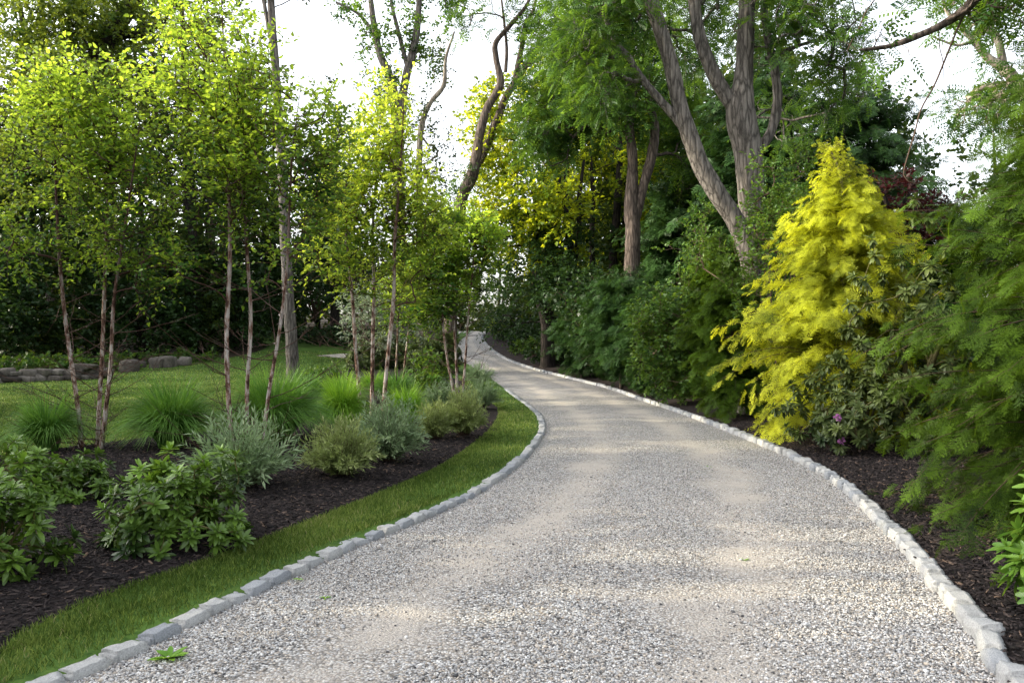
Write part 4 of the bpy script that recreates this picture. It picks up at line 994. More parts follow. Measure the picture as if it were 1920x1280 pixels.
# weeds
def weed(label, base, R, n, seed, name='weed'):
    rng = np.random.default_rng(seed); base = np.array(base); g = Geo()
    a = np.arange(n) * 2.4 + rng.normal(0, .2, n); d = np.column_stack([np.cos(a), np.sin(a), rng.uniform(.1, .6, n)])
    X, Yd, N = frames(d, np.tile([0, 0, 1.0], (n, 1)))
    inst(g, LEATHER, np.repeat(base[None], n, 0) - [0, 0, .02], X, Yd, N, R * rng.uniform(.6, 1.1, n), rng.random(n))
    return tag(link(name, g.mesh(name, base), M['grass_bright'], None, base), label, 'weed')
weed('leafy rosette weed in the gravel against the kerb', gp(318, 1215) + [0, 0, -.03], .105, 22, 71)
for k, (x, y, R_) in enumerate([(1395, 1040, .05), (1255, 985, .05), (1085, 1128, .045), (610, 1110, .045), (560, 1075, .05), (1330, 870, .06), (1190, 1010, .045)]):
    weed(['tiny green seedling in the gravel near the sett kerb, level with the large hemlock', 'tiny green seedling in the gravel between the wheel tracks, mid drive', 'sparse green seedling low in the open gravel', 'small seedling in gravel just off the verge kerb, lower of two', 'small seedling in gravel just off the verge kerb, upper of two', 'green seedling in gravel opposite the golden hemlock', 'pale seedling alone in the centre of the drive'][k], gp(x, y) + [0, 0, -.02], R_, 6, 80 + k, 'seedling')
weed('tiny green seedling alone in the open gravel near the middle of the drive', gp(998, 1222) + [0, 0, -.02], .05, 7, 72, 'seedling')

# =================================================================== THE BORDER UNDER THE HEMLOCKS
b = gp(1795, 1010)
hemlock('hemlock', 'large dark green hemlock sweeping down to the mulch at the near border', 'hemlock', [5.15, 6.75, float(gz(5.15, 6.75))], 4.6, 2.15, 430, 30, .225, FROND_NEAR, 'hemlock', 101, skirt=.2, pw=.62, droop=.26, arch=.22, dens_up=1.3, tintb=-.06)
hemlock('hemlock', 'golden sunlit hemlock with nodding tip glowing against the dark wood', 'hemlock', [5.4, 13.1, 0.05], 4.85, 2.1, 420, 27, .24, FROND_MID, 'hemlock_gold', 102, nod=(-.26, -.05), skirt=.2, pw=.98, droop=.30, arch=.30, tintb=.10, grad=.30, tmin=.17, lv=(.75, 1.14), trunk_r=.075, bark='bark_pale')
HG = 'hemlocks of the clipped looking screen along the drive'
hemlock('hemlock', 'mid green hemlock next to the golden one, above bare dark soil', 'hemlock', [4.55, 16.6, 0.05], 2.95, 1.25, 210, 28, .23, FROND_MID, 'hemlock', 103, skirt=.3, pw=.5, tintb=-.08)
hemlock('hemlock', 'dark feathery hemlock midway along the screen, beside the white flowered dogwood', 'hemlock', [3.45, 25.4, .1], 3.7, 1.9, 240, 28, .30, FROND_LITE, 'hemlock_dark', 104, skirt=.3, pw=.5)
hemlock('hemlock', 'darkest hemlock of the screen at the foot of the twin dark trunks', 'hemlock', [2.6, 30.0, .25], 3.2, 1.7, 220, 28, .32, FROND_LITE, 'hemlock_dark', 105, skirt=.3, pw=.5, tintb=-.15)
hemlock('hemlock', 'young hemlock standing behind the screen below the leaning trunk', 'hemlock', [5.3, 20.5, .05], 4.3, 1.4, 200, 26, .28, FROND_LITE, 'hemlock', 106, skirt=.2, pw=.7, tintb=-.05)
hemlock('hemlock', 'hemlock with long feathery arms behind the large near one', 'hemlock', [8.2, 10.6, .05], 5.5, 2.5, 280, 28, .30, FROND_LITE, 'hemlock', 107, skirt=.1, pw=.7, droop=.26, tintb=-.08)
hemlock('hemlock', 'narrow dark hemlock squeezed between the light leafy shrub and the dogwood', 'hemlock', [4.0, 22.9, .05], 3.1, 1.35, 200, 26, .28, FROND_LITE, 'hemlock_dark', 116, skirt=.3, pw=.5, tintb=.08)
leafy_shrub('screen_shrub', 'light green leafy shrub in the screen between two hemlocks', gp(1250, 745), [px_blob(1245, 640, 20.5, 62, 95), px_blob(1235, 590, 20.7, 50, 60), px_blob(1265, 690, 20.2, 60, 60)], 330, 'viburnum', 108, dict(ntw=3, tl=.3, nl=6, ls=.11, tmpl=KITE_WIDE, tb=-.22), h=2.2, gap=-.6)
leafy_shrub('dogwood_shrub', 'dark leafy dogwood dotted with small white flowers in the screen', [4.4, 28.0, .15], [px_blob(1120, 610, 27, 75, 60), px_blob(1170, 580, 27, 60, 55), px_blob(1090, 560, 28.5, 60, 50)], 260, 'dark_leaf', 109, dict(ntw=3, tl=.45, nl=6, ls=.17, tmpl=KITE_WIDE, tb=.1), h=2.8, gap=-.5)
def blossoms(obj_parent, pts, seed, r=.05, mat='petal_white'):
    rng = np.random.default_rng(seed); b0 = np.array(obj_parent.location)
    for p in pts:
        g = Geo(); n = 5; a = np.arange(n) * 6.283 / n + rng.random(); d = np.column_stack([np.cos(a), -.3 + 0 * a, np.sin(a) * .7 + .2]); X, Yd, N = frames(d, np.tile([0, -.5, 1.0], (n, 1)))
        inst(g, KITE_WIDE, np.repeat(np.array(p)[None], n, 0), X, Yd, N, r, rng.random(n))
        link('flower', g.mesh('flower', b0), M[mat], obj_parent)
blossoms(bpy.data.objects['dogwood_shrub'], [at(x, y, 26.0) for x, y in [(1108, 621), (1118, 618), (1126, 617), (1132, 622), (1105, 650), (1100, 652), (1092, 597), (1135, 606), (1140, 605), (1112, 634), (1095, 600), (1130, 563), (1143, 588), (1085, 590), (1220, 585), (1218, 615), (1122, 673)]], 5, .075)
leafy_shrub('viburnum', 'tall leafy viburnum rising against the big forked trunk', [5.2, 15.6, .06], [px_blob(1440, 330, 15.6, 28, 60), px_blob(1445, 400, 15.6, 50, 60), px_blob(1430, 470, 15.7, 60, 60), px_blob(1450, 560, 15.8, 80, 60), px_blob(1310, 470, 18.2, 20, 50)], 260, 'viburnum', 110, dict(ntw=3, tl=.32, nl=6, ls=.085, tmpl=OVATE, up=.6, spread=.45), h=3.8, gap=-.6, stems=5, sr=.025, spread=.12)
leafy_shrub('viburnum', 'slimmer leafy viburnum between the forked trunk and the golden hemlock', [6.0, 16.4, .06], [px_blob(1505, 330, 16.4, 25, 60), px_blob(1490, 410, 16.4, 45, 60)], 110, 'viburnum', 111, dict(ntw=3, tl=.32, nl=6, ls=.085, tmpl=OVATE, up=.6, spread=.45), h=4.2, gap=-.6, stems=4, sr=.025, spread=.1)
leafy_shrub('sapling', 'thin pale green sapling shoots above the screen shrub', [5.0, 22.0, .1], [px_blob(1245, 500, 21.5, 16, 60), px_blob(1320, 430, 21.0, 30, 60), px_blob(1340, 500, 21.0, 60, 50), px_blob(1300, 545, 21.0, 70, 40)], 170, 'viburnum', 112, dict(ntw=3, tl=.36, nl=6, ls=.10, tmpl=KITE_WIDE, up=.6, tb=-.12), h=3.0, gap=-.6, stems=5, spread=.3)
fl = at(1570, 783, 10.8)
rhododendron('old_rhododendron', 'old dark rhododendron with a pink flower, between the golden and the large hemlock', [5.0, 11.4, .05], 1.0, 1.35, 190, .115, 'rhodo_dark', 113, None, flower=[fl, at(1578, 826, 10.85)], down=.35)
rhododendron('old_rhododendron', 'leggy upper rhododendron with drooping leaves in front of the golden hemlock', [5.75, 11.7, .05], 1.05, 3.0, 190, .13, 'rhodo_dark', 114, None, down=.45, lobes=4)
rhododendron('laurel', 'bright glossy laurel branch reaching in at the frame edge over the mulch', [3.22, 4.75, .06], .30, .88, 34, .125, 'laurel', 115, None)
GB = 'low bushes along the far kerb'
for k, (x, y, r, h, lf, lab) in enumerate([(1000, 684, .7, .7, 'dark_leaf', 'low dark bush at the foot of the twin trunks beside the kerb'), (975, 668, .7, .75, 'viburnum', 'low grey green bush next in line along the far kerb'), (955, 655, .75, .8, 'dark_leaf', 'low bush halfway along the far kerb'), (945, 638, .9, 1.0, 'dark_leaf', 'dark bush on the inside of the far bend'), (930, 628, .8, .9, 'maple_leaf', 'yellowish low bush at the top of the far bend')]):
    p = gp(x, y); p[0] += .65; r *= 1.45; h *= 1.2
    leafy_shrub('low_bush', lab, p, [(p + [0, 0, h * .45], (r, r, h * .55))], 90, lf, 120 + k, dict(ntw=3, tl=.25, nl=5, ls=.13, tmpl=KITE_WIDE, tb=-.1), group=GB, h=h * .7, gap=-.8)

for k, (X_, Y_, r, h, lab) in enumerate([(2.2, 36, 1.1, 1.7, 'taller dark bush behind the low bushes, next to the twin trunks'), (1.0, 41, 1.2, 1.8, 'taller dark bush behind the low bushes halfway to the bend'), (.2, 47, 1.3, 2.0, 'taller dark bush behind the yellowish low bush'), (2.6, 44, 1.5, 2.6, 'tallest dark bush on the wooded bank by the far kerb')]):
    p = ground(X_, Y_)
    leafy_shrub('bank_bush', lab, p, [(p + [0, 0, h * .45], (r, r, h * .55))], 150, 'dark_leaf', 140 + k, dict(ntw=3, tl=.35, nl=5, ls=.17, tmpl=KITE_WIDE, tb=-.05), group='bushes on the wooded bank', h=h * .7, gap=-.8)

# =================================================================== TREES
LOC = dict(ntw=2, tl=.5, nl=4, ls=.34, tmpl=PINNATE, spread=.7, droop=.35, up=.1, flat=.8)
LOCF = dict(ntw=3, tl=.6, nl=5, ls=.36, tmpl=PINNATE_FAR, spread=.7, droop=.35, up=.1, flat=.8)
BRD = dict(ntw=4, tl=.7, nl=7, ls=.17, tmpl=KITE_WIDE, spread=.7, droop=.2, up=.1)

# big forked locust behind the golden hemlock
Y = 17.5
tree('locust_tree', 'big grey locust with a leaning limb and a forked trunk behind the golden hemlock', 'tree',
     [px_trunk([(1418, 560, 52), (1415, 470, 50), (1408, 380, 46), (1402, 290, 50), (1388, 215, 52), (1394, 150, 36), (1398, 90, 32), (1400, 20, 30), (1404, -90, 24), (1395, -230, 12)], Y),
      px_trunk([(1385, 215, 30), (1345, 150, 27), (1320, 95, 25), (1306, 40, 24), (1298, -30, 20), (1290, -150, 10)], Y, False),
      px_trunk([(1420, 560, 44), (1398, 455, 40), (1372, 405, 36), (1340, 355, 36), (1310, 300, 34), (1290, 245, 32), (1272, 190, 30), (1258, 120, 28), (1236, 50, 27), (1218, -10, 25), (1200, -120, 12)], Y - .4),
      px_trunk([(1285, 245, 18), (1262, 215, 17), (1235, 185, 15), (1205, 150, 14), (1180, 110, 13), (1150, 72, 11), (1130, 20, 6)], Y - .4, False),
      px_trunk([(1428, 275, 18), (1446, 245, 18), (1458, 190, 18), (1452, 130, 16), (1440, 70, 15), (1432, 0, 12), (1440, -90, 6)], Y + .3, False),
      px_trunk([(1436, 110, 9), (1475, 95, 8), (1510, 82, 6), (1560, 70, 4)], Y, False)],
     [px_blob(1330, -30, Y + 1, 190, 90, 2), px_blob(1160, 10, Y, 130, 60, 1.5), px_blob(1090, 90, Y - .3, 75, 60, 1.3), px_blob(1120, 170, Y - .2, 60, 40, 1.2), px_blob(1490, 30, Y, 110, 90, 2), px_blob(1490, 150, Y + 1.5, 70, 50, 1), px_blob(1560, 100, Y, 60, 40, 1), px_blob(1250, 110, Y + 2.2, 80, 50, 1), px_blob(1510, 200, Y + 2, 90, 60, 2)],
     760, 'locust_leaf', 'bark_grey', 201, sp=LOC, start=.5, rtip=.007, gap=-.25, trunkS=18)
# forked tree left of it
Y = 27.5
tree('forest_tree', 'straight brown tree forking in two above the hemlock screen', 'tree',
     [px_trunk([(1184, 600, 32), (1185, 500, 30), (1187, 430, 28), (1184, 390, 27), (1186, 300, 20), (1180, 230, 18), (1184, 150, 16), (1178, 60, 14), (1172, -40, 9)], Y),
      px_trunk([(1188, 420, 20), (1206, 350, 20), (1222, 290, 19), (1228, 235, 15), (1215, 180, 12), (1212, 90, 8)], Y, False)],
     [px_blob(1130, 180, Y, 110, 90), px_blob(1060, 190, Y + 1, 90, 90), px_blob(1020, 260, Y, 70, 60), px_blob(1250, 170, Y + 2, 90, 110), px_blob(1120, 80, Y, 140, 80), px_blob(1280, 300, Y + 2, 60, 80)],
     850, 'locust_leaf', 'bark_brown', 202, sp=LOCF, start=.4, gap=-.15, up=.3)
# the sunlit maples on the far side of the bend
Y = 35
tree('maple_tree', 'backlit yellow green maple with dark stems at the bend of the drive', 'tree',
     [px_trunk([(1076, 600, 22), (1072, 500, 18), (1066, 440, 15), (1060, 380, 12), (1062, 300, 9), (1050, 220, 5)], Y), px_trunk([(1074, 500, 12), (1086, 440, 11), (1085, 380, 9), (1095, 300, 5)], Y, False)],
     [px_blob(960, 250, Y, 95, 110), px_blob(920, 330, Y, 60, 80), px_blob(1010, 380, Y - 2, 100, 70), px_blob(940, 410, Y, 60, 50), px_blob(1080, 300, Y + 2, 90, 110), px_blob(1000, 170, Y, 80, 60), px_blob(1030, 470, Y, 90, 50), px_blob(960, 470, Y - 1, 60, 40)],
     560, 'maple_leaf', 'bark_dark', 203, sp=dict(BRD, ls=.2), start=.45, gap=-.12, up=.25, twigs=False)
Y = 37
tree('maple_tree', 'second backlit maple with thin crossing stems deeper in the wood', 'tree',
     [px_trunk([(1150, 560, 18), (1150, 470, 15), (1158, 380, 14), (1162, 290, 12), (1160, 200, 7)], Y), px_trunk([(1112, 560, 12), (1110, 450, 10), (1112, 370, 9), (1106, 280, 6)], Y)],
     [px_blob(1150, 380, Y + 1, 110, 110), px_blob(1200, 280, Y + 2, 110, 100), px_blob(1130, 480, Y, 110, 50), px_blob(1260, 420, Y + 1, 80, 70)],
     420, 'maple_leaf', 'bark_dark', 204, sp=dict(BRD, ls=.2, tb=-.1), start=.4, gap=0.0, up=.25, twigs=False)
Y = 34.5
tree('forest_tree', 'thick nearly black trunk standing beside the kerb at the bend', 'tree',
     [px_trunk([(1026, 672, 26), (1024, 600, 22), (1008, 540, 18), (1006, 460, 14), (1004, 380, 10), (990, 300, 5)], Y), px_trunk([(1030, 640, 20), (1030, 540, 17), (1036, 470, 14), (1042, 400, 9), (1050, 330, 5)], Y)],
     [px_blob(1000, 520, Y - 1, 90, 60), px_blob(1080, 540, Y - 2, 90, 60), px_blob(960, 600, Y + 2, 60, 30), px_blob(1040, 430, Y, 90, 60)],
     300, 'dark_leaf', 'bark_dark', 205, sp=dict(BRD, ls=.17, tb=.15), start=.3, gap=0.0, up=.1, twigs=False)
# leaning tree over the bend
Y = 33
tree('leaning_tree', 'bare leaning tree with twisted upper limbs against the white sky', 'tree',
     [px_trunk([(846, 560, 22), (858, 450, 22), (866, 375, 23), (888, 320, 23), (900, 250, 17), (915, 200, 15), (938, 158, 14), (930, 110, 11), (930, 80, 10), (955, 50, 9), (990, 5, 6), (1000, -50, 3)], Y),
      px_trunk([(886, 325, 16), (905, 290, 15), (930, 230, 15), (950, 180, 14), (975, 140, 13), (1000, 100, 10), (1025, 75, 7), (1050, 58, 4)], Y + .5, False),
      px_trunk([(965, 150, 10), (978, 90, 10), (985, 50, 9), (1000, 20, 7), (1010, -30, 4)], Y + .5, False),
      px_trunk([(948, 135, 7), (950, 90, 6), (945, 40, 5), (938, -20, 3)], Y + .3, False), px_trunk([(980, 130, 7), (1010, 110, 6), (1040, 85, 4), (1060, 60, 2)], Y + .4, False)],
     [px_blob(960, 20, Y, 90, 50), px_blob(880, 40, Y, 50, 40), px_blob(1010, 60, Y, 50, 40), px_blob(880, 340, Y, 30, 30)], 90, 'locust_leaf', 'bark_brown', 206, sp=dict(LOCF, ntw=2), start=.5, gap=.0)
# twin trees against the bright sky
Y = 44
tree('tall_tree', 'tall thin tree with two rising stems and loose leaves against white sky', 'tree',
     [px_trunk([(745, 620, 26), (748, 400, 24), (745, 250, 22), (735, 160, 18), (712, 100, 15), (700, 40, 12), (692, -30, 8)], Y), px_trunk([(748, 250, 20), (760, 150, 16), (778, 80, 14), (785, 20, 11), (786, -60, 6)], Y, False), px_trunk([(700, 60, 8), (670, 25, 6), (630, 5, 4)], Y, False), px_trunk([(765, 130, 9), (752, 80, 8), (735, 10, 6), (732, -40, 4)], Y, False)],
     [px_blob(740, 40, Y, 80, 90), px_blob(700, 110, Y, 60, 50), px_blob(800, 80, Y, 50, 60), px_blob(660, 0, Y, 60, 40), px_blob(820, 0, Y, 60, 50), px_blob(720, 170, Y, 50, 40)], 240, 'locust_leaf', 'bark_grey', 207, sp=dict(BRD, ntw=3, nl=6, ls=.2), gap=.05, start=.4, twigs=False)
Y = 40
tree('slender_tree', 'slender pale tree with bent stem and airy leaves between birch and maple', 'tree',
     [px_trunk([(790, 560, 14), (786, 330, 12), (790, 240, 11), (806, 195, 9), (832, 160, 8), (836, 110, 6), (852, 60, 3)], Y)],
     [px_blob(830, 120, Y, 45, 70), px_blob(800, 220, Y, 50, 60), px_blob(840, 260, Y, 45, 50), px_blob(810, 330, Y, 50, 60)], 130, 'wood_leaf', 'bark_pale', 208, sp=dict(BRD, ntw=3, nl=5, ls=.15), gap=.1, start=.4, twigs=False)
# the big grey trunk at the lawn edge
Y = 28
tree('tall_tree', 'tall grey straight trunk at the lawn edge behind the fountain grass', 'tree',
     [px_trunk([(551, 722, 26), (548, 660, 23), (541, 560, 21), (535, 450, 20), (528, 300, 18), (518, 150, 16), (510, 40, 14), (506, -80, 12), (500, -250, 8)], Y), px_trunk([(520, 130, 9), (505, 60, 8), (494, 0, 7), (480, -80, 4)], Y, False)],
     [px_blob(500, -150, Y, 140, 90), px_blob(590, -40, Y, 60, 50), px_blob(440, -60, Y, 90, 60)], 160, 'wood_leaf', 'bark_grey', 209, sp=dict(BRD, ntw=3), start=.65, twigs=False)
# the wood behind the stone wall
Y = 40
tree('oak_tree', 'huge crooked old oak above the stone wall, upper crown touched by sun', 'tree',
     [px_trunk([(110, 660, 60), (125, 450, 52), (135, 300, 46), (148, 200, 44), (168, 140, 42), (196, 85, 38), (225, 40, 32), (262, -20, 26), (290, -120, 14)], Y), px_trunk([(190, 90, 24), (225, 66, 20), (262, 62, 14), (310, 40, 8)], Y, False), px_trunk([(140, 290, 22), (100, 200, 18), (60, 100, 14), (30, -10, 8)], Y, False)],
     [px_blob(60, 60, Y - 1, 150, 110), px_blob(170, 20, Y - 1, 120, 80), px_blob(20, 200, Y - 2, 90, 110), px_blob(110, 160, Y - 3, 80, 70), px_blob(230, 120, Y + 1, 70, 80), px_blob(280, 20, Y, 80, 70), px_blob(60, 330, Y - 3, 110, 80), px_blob(380, 60, Y + 2, 80, 70)],
     900, 'oak_leaf', 'bark_dark', 210, sp=dict(BRD, ls=.19), gap=-.1, start=.3, up=.2, twigs=False)
Y = 42
tree('pine_tree', 'ragged dark pine with bare twigs between the oak and the tallest birch', 'tree',
     [px_trunk([(360, 640, 26), (356, 400, 22), (352, 230, 18), (345, 100, 12), (338, -40, 5)], Y)],
     [px_blob(330, 120, Y, 80, 70), px_blob(360, 220, Y, 60, 60), px_blob(300, 180, Y, 60, 50), px_blob(400, 320, Y, 60, 60), px_blob(330, 330, Y, 80, 60)],
     330, 'dark_leaf', 'bark_dark', 211, sp=dict(BRD, ls=.26, nl=9, tmpl=NARROW, lw=.5), gap=.05, start=.2, up=.1)
tree('forest_tree', 'thin pale trunk standing in the gap beside the ragged pine', 'tree',
     [px_trunk([(397, 640, 16), (396, 400, 14), (394, 250, 12), (390, 120, 8), (388, 0, 4)], 46)], [px_blob(400, 300, 46, 70, 60), px_blob(470, 330, 46, 70, 60), px_blob(430, 420, 46, 90, 50)], 200, 'wood_leaf', 'bark_brown', 212, sp=BRD, gap=0, start=.3, twigs=False)
tree('evergreen_tree', 'dark evergreen showing above the slender birches in the gap', 'tree',
     [px_trunk([(628, 640, 20), (628, 400, 12), (630, 300, 6), (630, 230, 2)], 46)], [px_blob(628, 180, 46, 22, 50), px_blob(625, 280, 46, 45, 60), px_blob(620, 380, 46, 70, 70), px_blob(620, 500, 46, 90, 70)], 330, 'dark_leaf', 'bark_dark', 213, sp=dict(BRD, ls=.24), gap=-.15, start=.1, up=.1, twigs=False)
WG = 'dark understorey shrubs behind the stone wall'
for k, (x, y, Y, rx, ry, lab, lf) in enumerate([
        (15, 545, 35, 75, 130, 'dark shrub at the frame edge above the stone wall', 'dark_leaf'),
        (95, 560, 37, 85, 120, 'dark shrub under the trunk of the huge oak', 'wood_leaf'),
        (180, 520, 38, 85, 160, 'tall dark shrub just behind the stems of the first birch', 'dark_leaf'),
        (275, 560, 40, 80, 130, 'dark shrub over the loose boulders', 'dark_leaf'),
        (355, 520, 42, 80, 150, 'dark shrub below the ragged pine', 'wood_leaf'),
        (440, 560, 44, 80, 110, 'dark shrub closing the far lawn beside the tallest birch', 'dark_leaf'),
        (505, 540, 50, 60, 90, 'shaded shrub behind the tall grey trunk', 'dark_leaf'),
        (40, 400, 39, 90, 120, 'dark tall shrub under the sunlit side of the oak crown', 'dark_leaf')]):
    p = at(x, 640, Y); p[2] = gz(p[0], p[1])
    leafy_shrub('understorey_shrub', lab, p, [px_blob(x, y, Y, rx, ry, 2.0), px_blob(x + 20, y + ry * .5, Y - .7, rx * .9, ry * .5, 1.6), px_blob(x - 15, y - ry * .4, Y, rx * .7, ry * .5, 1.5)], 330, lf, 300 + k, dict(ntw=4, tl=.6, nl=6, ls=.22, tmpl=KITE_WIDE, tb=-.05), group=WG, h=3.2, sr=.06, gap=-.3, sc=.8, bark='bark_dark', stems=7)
# ground cover spilling on the wall
leafy_shrub('ground_cover', 'low leafy ground cover spilling over the top of the stone wall', at(60, 690, 33.5), [px_blob(60, 682, 32.6, 110, 14, 1.0), px_blob(175, 678, 33.2, 90, 14, .9), px_blob(330, 672, 37, 90, 12, 1.0)], 260, 'viburnum', 320, dict(ntw=3, tl=.3, nl=5, ls=.17, tmpl=KITE_WIDE, tb=-.3), h=.4, gap=-.8)
leafy_shrub('variegated_shrub', 'white variegated shrub behind the sunlit birch stems', gp(705, 668), [px_blob(690, 570, 30, 55, 45), px_blob(745, 555, 30, 55, 50), px_blob(715, 620, 30, 75, 35)], 260, 'variegated', 321, dict(ntw=3, tl=.3, nl=6, ls=.12, tmpl=KITE), h=2.2, gap=-.2)
leafy_shrub('clipped_hedge', 'low dark hedge crossing the lawn beyond the garden path', gp(600, 650), [px_blob(575, 632, 46, 40, 17, 1.5), px_blob(620, 630, 45, 45, 18, 1.5), px_blob(680, 634, 44, 50, 20, 1.5)], 260, 'dark_leaf', 322, dict(ntw=3, tl=.3, nl=6, ls=.17, tmpl=KITE_WIDE, tb=-.3), cat='hedge', h=.8, gap=-.9)
leafy_shrub('evergreen_shrub', 'dark evergreen mass with pale gaps behind the tall grey trunk', at(590, 600, 54), [px_blob(560, 510, 54, 60, 60, 2), px_blob(640, 520, 54, 70, 60, 2), px_blob(600, 450, 55, 80, 50, 2)], 300, 'dark_leaf', 323, dict(ntw=4, tl=.7, nl=6, ls=.26, tmpl=KITE_WIDE), h=4.0, sr=.08, gap=.0, stems=6)

# dark conifers and red maple behind the golden hemlock
hemlock('conifer', 'tall dark conifer whose shoulder cuts into the white sky', 'conifer', [11.6, 27, .1], 10.6, 4.4, 330, 36, .46, FROND_FAR, 'hemlock_dark', 401, skirt=.1, pw=.55, arch=.32)
hemlock('conifer', 'dark conifer directly behind the forked locust trunk', 'conifer', [8.0, 26, .1], 11.5, 3.6, 310, 34, .46, FROND_FAR, 'hemlock_dark', 402, skirt=.1, pw=.6, arch=.32)
hemlock('conifer', 'shaded conifer filling the gap beyond the golden hemlock', 'conifer', [10.6, 20.5, .1], 5.3, 2.6, 260, 28, .38, FROND_LITE, 'hemlock_dark', 403, skirt=.1, pw=.55, tintb=.05)
hemlock('conifer', 'dark conifer behind the screen left of the leaning limb', 'conifer', [6.2, 30, .25], 8.0, 3.2, 260, 32, .44, FROND_FAR, 'hemlock_dark', 404, skirt=.1, pw=.6, tintb=.05)
hemlock('conifer', 'conifer with sun touched tips at the border of the frame, behind the pale limb', 'conifer', [13.6, 20.0, .1], 7.6, 3.2, 260, 32, .38, FROND_FAR, 'hemlock', 405, skirt=.1, pw=.6)
Y = 18.6
tree('red_maple', 'dark red leaved maple in shade behind the golden hemlock', 'tree', [px_trunk([(1690, 600, 14), (1680, 480, 12), (1668, 400, 10), (1650, 350, 6)], Y), px_trunk([(1672, 420, 8), (1700, 370, 6), (1720, 340, 3)], Y, False)],
     [px_blob(1680, 355, Y, 70, 35), px_blob(1730, 390, Y, 60, 30), px_blob(1640, 400, Y, 50, 40), px_blob(1700, 430, Y, 80, 30)], 75, 'red_leaf', 'bark_dark', 406, sp=dict(BRD, ls=.11, tl=.4, ntw=3), gap=-.2)
# pale limbed tree and the overhanging walnut at the top corner
Y = 12.5
tree('pale_tree', 'tree with pale sunlit forking limbs above the large hemlock', 'tree',
     [px_trunk([(2080, 640, 40), (2010, 400, 36), (1950, 240, 30), (1905, 155, 24), (1880, 128, 20), (1848, 105, 14), (1824, 75, 11), (1800, 50, 9), (1775, 20, 7), (1765, -20, 4)], Y), px_trunk([(1882, 130, 15), (1876, 95, 14), (1868, 68, 13), (1850, 55, 11), (1838, 30, 10), (1830, 0, 8), (1825, -60, 5)], Y, False), px_trunk([(1820, 80, 6), (1795, 85, 5), (1770, 78, 4), (1740, 65, 2)], Y, False)],
     [px_blob(1900, 30, Y, 70, 60, 1), px_blob(1880, 180, Y - 1, 60, 50, 1), px_blob(1940, 120, Y, 60, 90, 1), px_blob(1840, -30, Y, 90, 40, 1), px_blob(1830, 190, Y, 40, 25, .8)], 150, 'locust_leaf', 'bark_pale', 407, sp=dict(LOC, ls=.24, tl=.35), gap=-.2, start=.35)
Y = 7.5
wal = tree('walnut_tree', 'overhanging walnut bough with long feathered leaves crossing the white sky', 'tree',
     [px_trunk([(2330, 900, 70), (2250, 500, 60), (2150, 150, 50), (2020, -80, 40), (1900, -60, 28), (1838, -10, 20), (1805, 22, 17), (1765, 48, 14), (1720, 68, 12), (1675, 85, 10), (1640, 91, 7), (1612, 94, 4)], Y, True)],
     [px_blob(1700, 30, Y, 60, 40, .6), px_blob(1640, 70, Y, 50, 30, .5), px_blob(1760, 10, Y, 60, 30, .6), px_blob(1660, 110, Y, 40, 20, .5), px_blob(1600, 60, Y + .4, 40, 30, .5), px_blob(1880, 10, Y, 60, 40, .6), px_blob(1740, -40, Y, 100, 30, .6)], 60, 'locust_leaf', 'bark_brown', 408, sp=dict(LOC, ls=.24, tl=.22, ntw=2, nl=3), gap=-.4, start=.7, rtip=.003, base=None)
g = Geo()
def vine(pts, Y, r):
    P = resample(np.array([at(x, y, Y) for x, y in pts]), 24); tubes(g, P[None], (np.linspace(1, .55, 24) * r)[None], 6, .5)
vine([(1808, 28), (1795, 55), (1772, 112), (1752, 160), (1727, 205), (1715, 250), (1700, 300), (1694, 325), (1700, 338), (1718, 345)], 7.5, .010)
vine([(1760, 50), (1762, 90), (1768, 118), (1768, 180)], 7.5, .005)
b0 = np.array(wal.location)
link('hanging_vine', g.mesh('hanging_vine', b0, True), M['twig'], wal)
g = Geo(); vine([(1640, 0), (1622, 25), (1612, 50), (1598, 75), (1588, 97)], 7.3, .006); vine([(1640, 0), (1665, -60), (1720, -110), (1800, -130), (1905, -62)], 7.4, .009)
link('hanging_vine', g.mesh('hanging_vine', b0, True), M['twig'], wal)

# =================================================================== STONES
def stone_mesh(seed, flat):
    import bmesh
    bm = bmesh.new(); bmesh.ops.create_icosphere(bm, subdivisions=3, radius=.5)
    P = np.array([v.co[:] for v in bm.verts]); P = np.sign(P) * np.abs(P * 2) ** .42 / 2
    P *= (1 + .22 * lump(P + seed * 5.1, 2.4) + .08 * lump(P - seed * 3.3, 6))[:, None]; P[:, 2] *= flat
    for v, p in zip(bm.verts, P): v.co = p
    V = np.array([v.co[:] for v in bm.verts]); Fc = np.array([[v.index for v in f.verts] for f in bm.faces]); bm.free()
    return V, Fc
g = Geo(); r = np.random.default_rng(9); wb = gp(95, 716)
for px0, px1, rows in ((5, 45, 2), (60, 140, 3), (140, 190, 2)):
    pass
for row in range(3):
    x = -30.0
    while x < 185:
        w = r.uniform(14, 36) if row < 2 else r.uniform(34, 60)
        if row == 2 and not (75 < x < 135): x += w; continue
        if row == 1 and (50 < x < 62): x += w; continue
        p = gp(x + w / 2, 716 - .04 * x); Yd_ = p[1]; k = Yd_ / F
        V, Fc = stone_mesh(int(r.integers(1000)), r.uniform(.55, .8)); an = r.normal(0, .16); V = np.column_stack([V[:, 0] * math.cos(an) - V[:, 2] * math.sin(an), V[:, 1], V[:, 0] * math.sin(an) + V[:, 2] * math.cos(an)])
        hh = r.uniform(.20, .30) if row < 2 else .20
        V = V * [w * k * 1.08, .55, hh * 1.5] + [p[0], p[1] + .12 * row, p[2] + .07 + row * .21 + r.normal(0, .02)]
        g.add(V, Fc, r.random()); x += w
tag(link('stone_wall', g.mesh('stone_wall', wb, True), M['fieldstone'], None, wb), 'low dry laid fieldstone wall at the far edge of the lawn', 'stone wall')
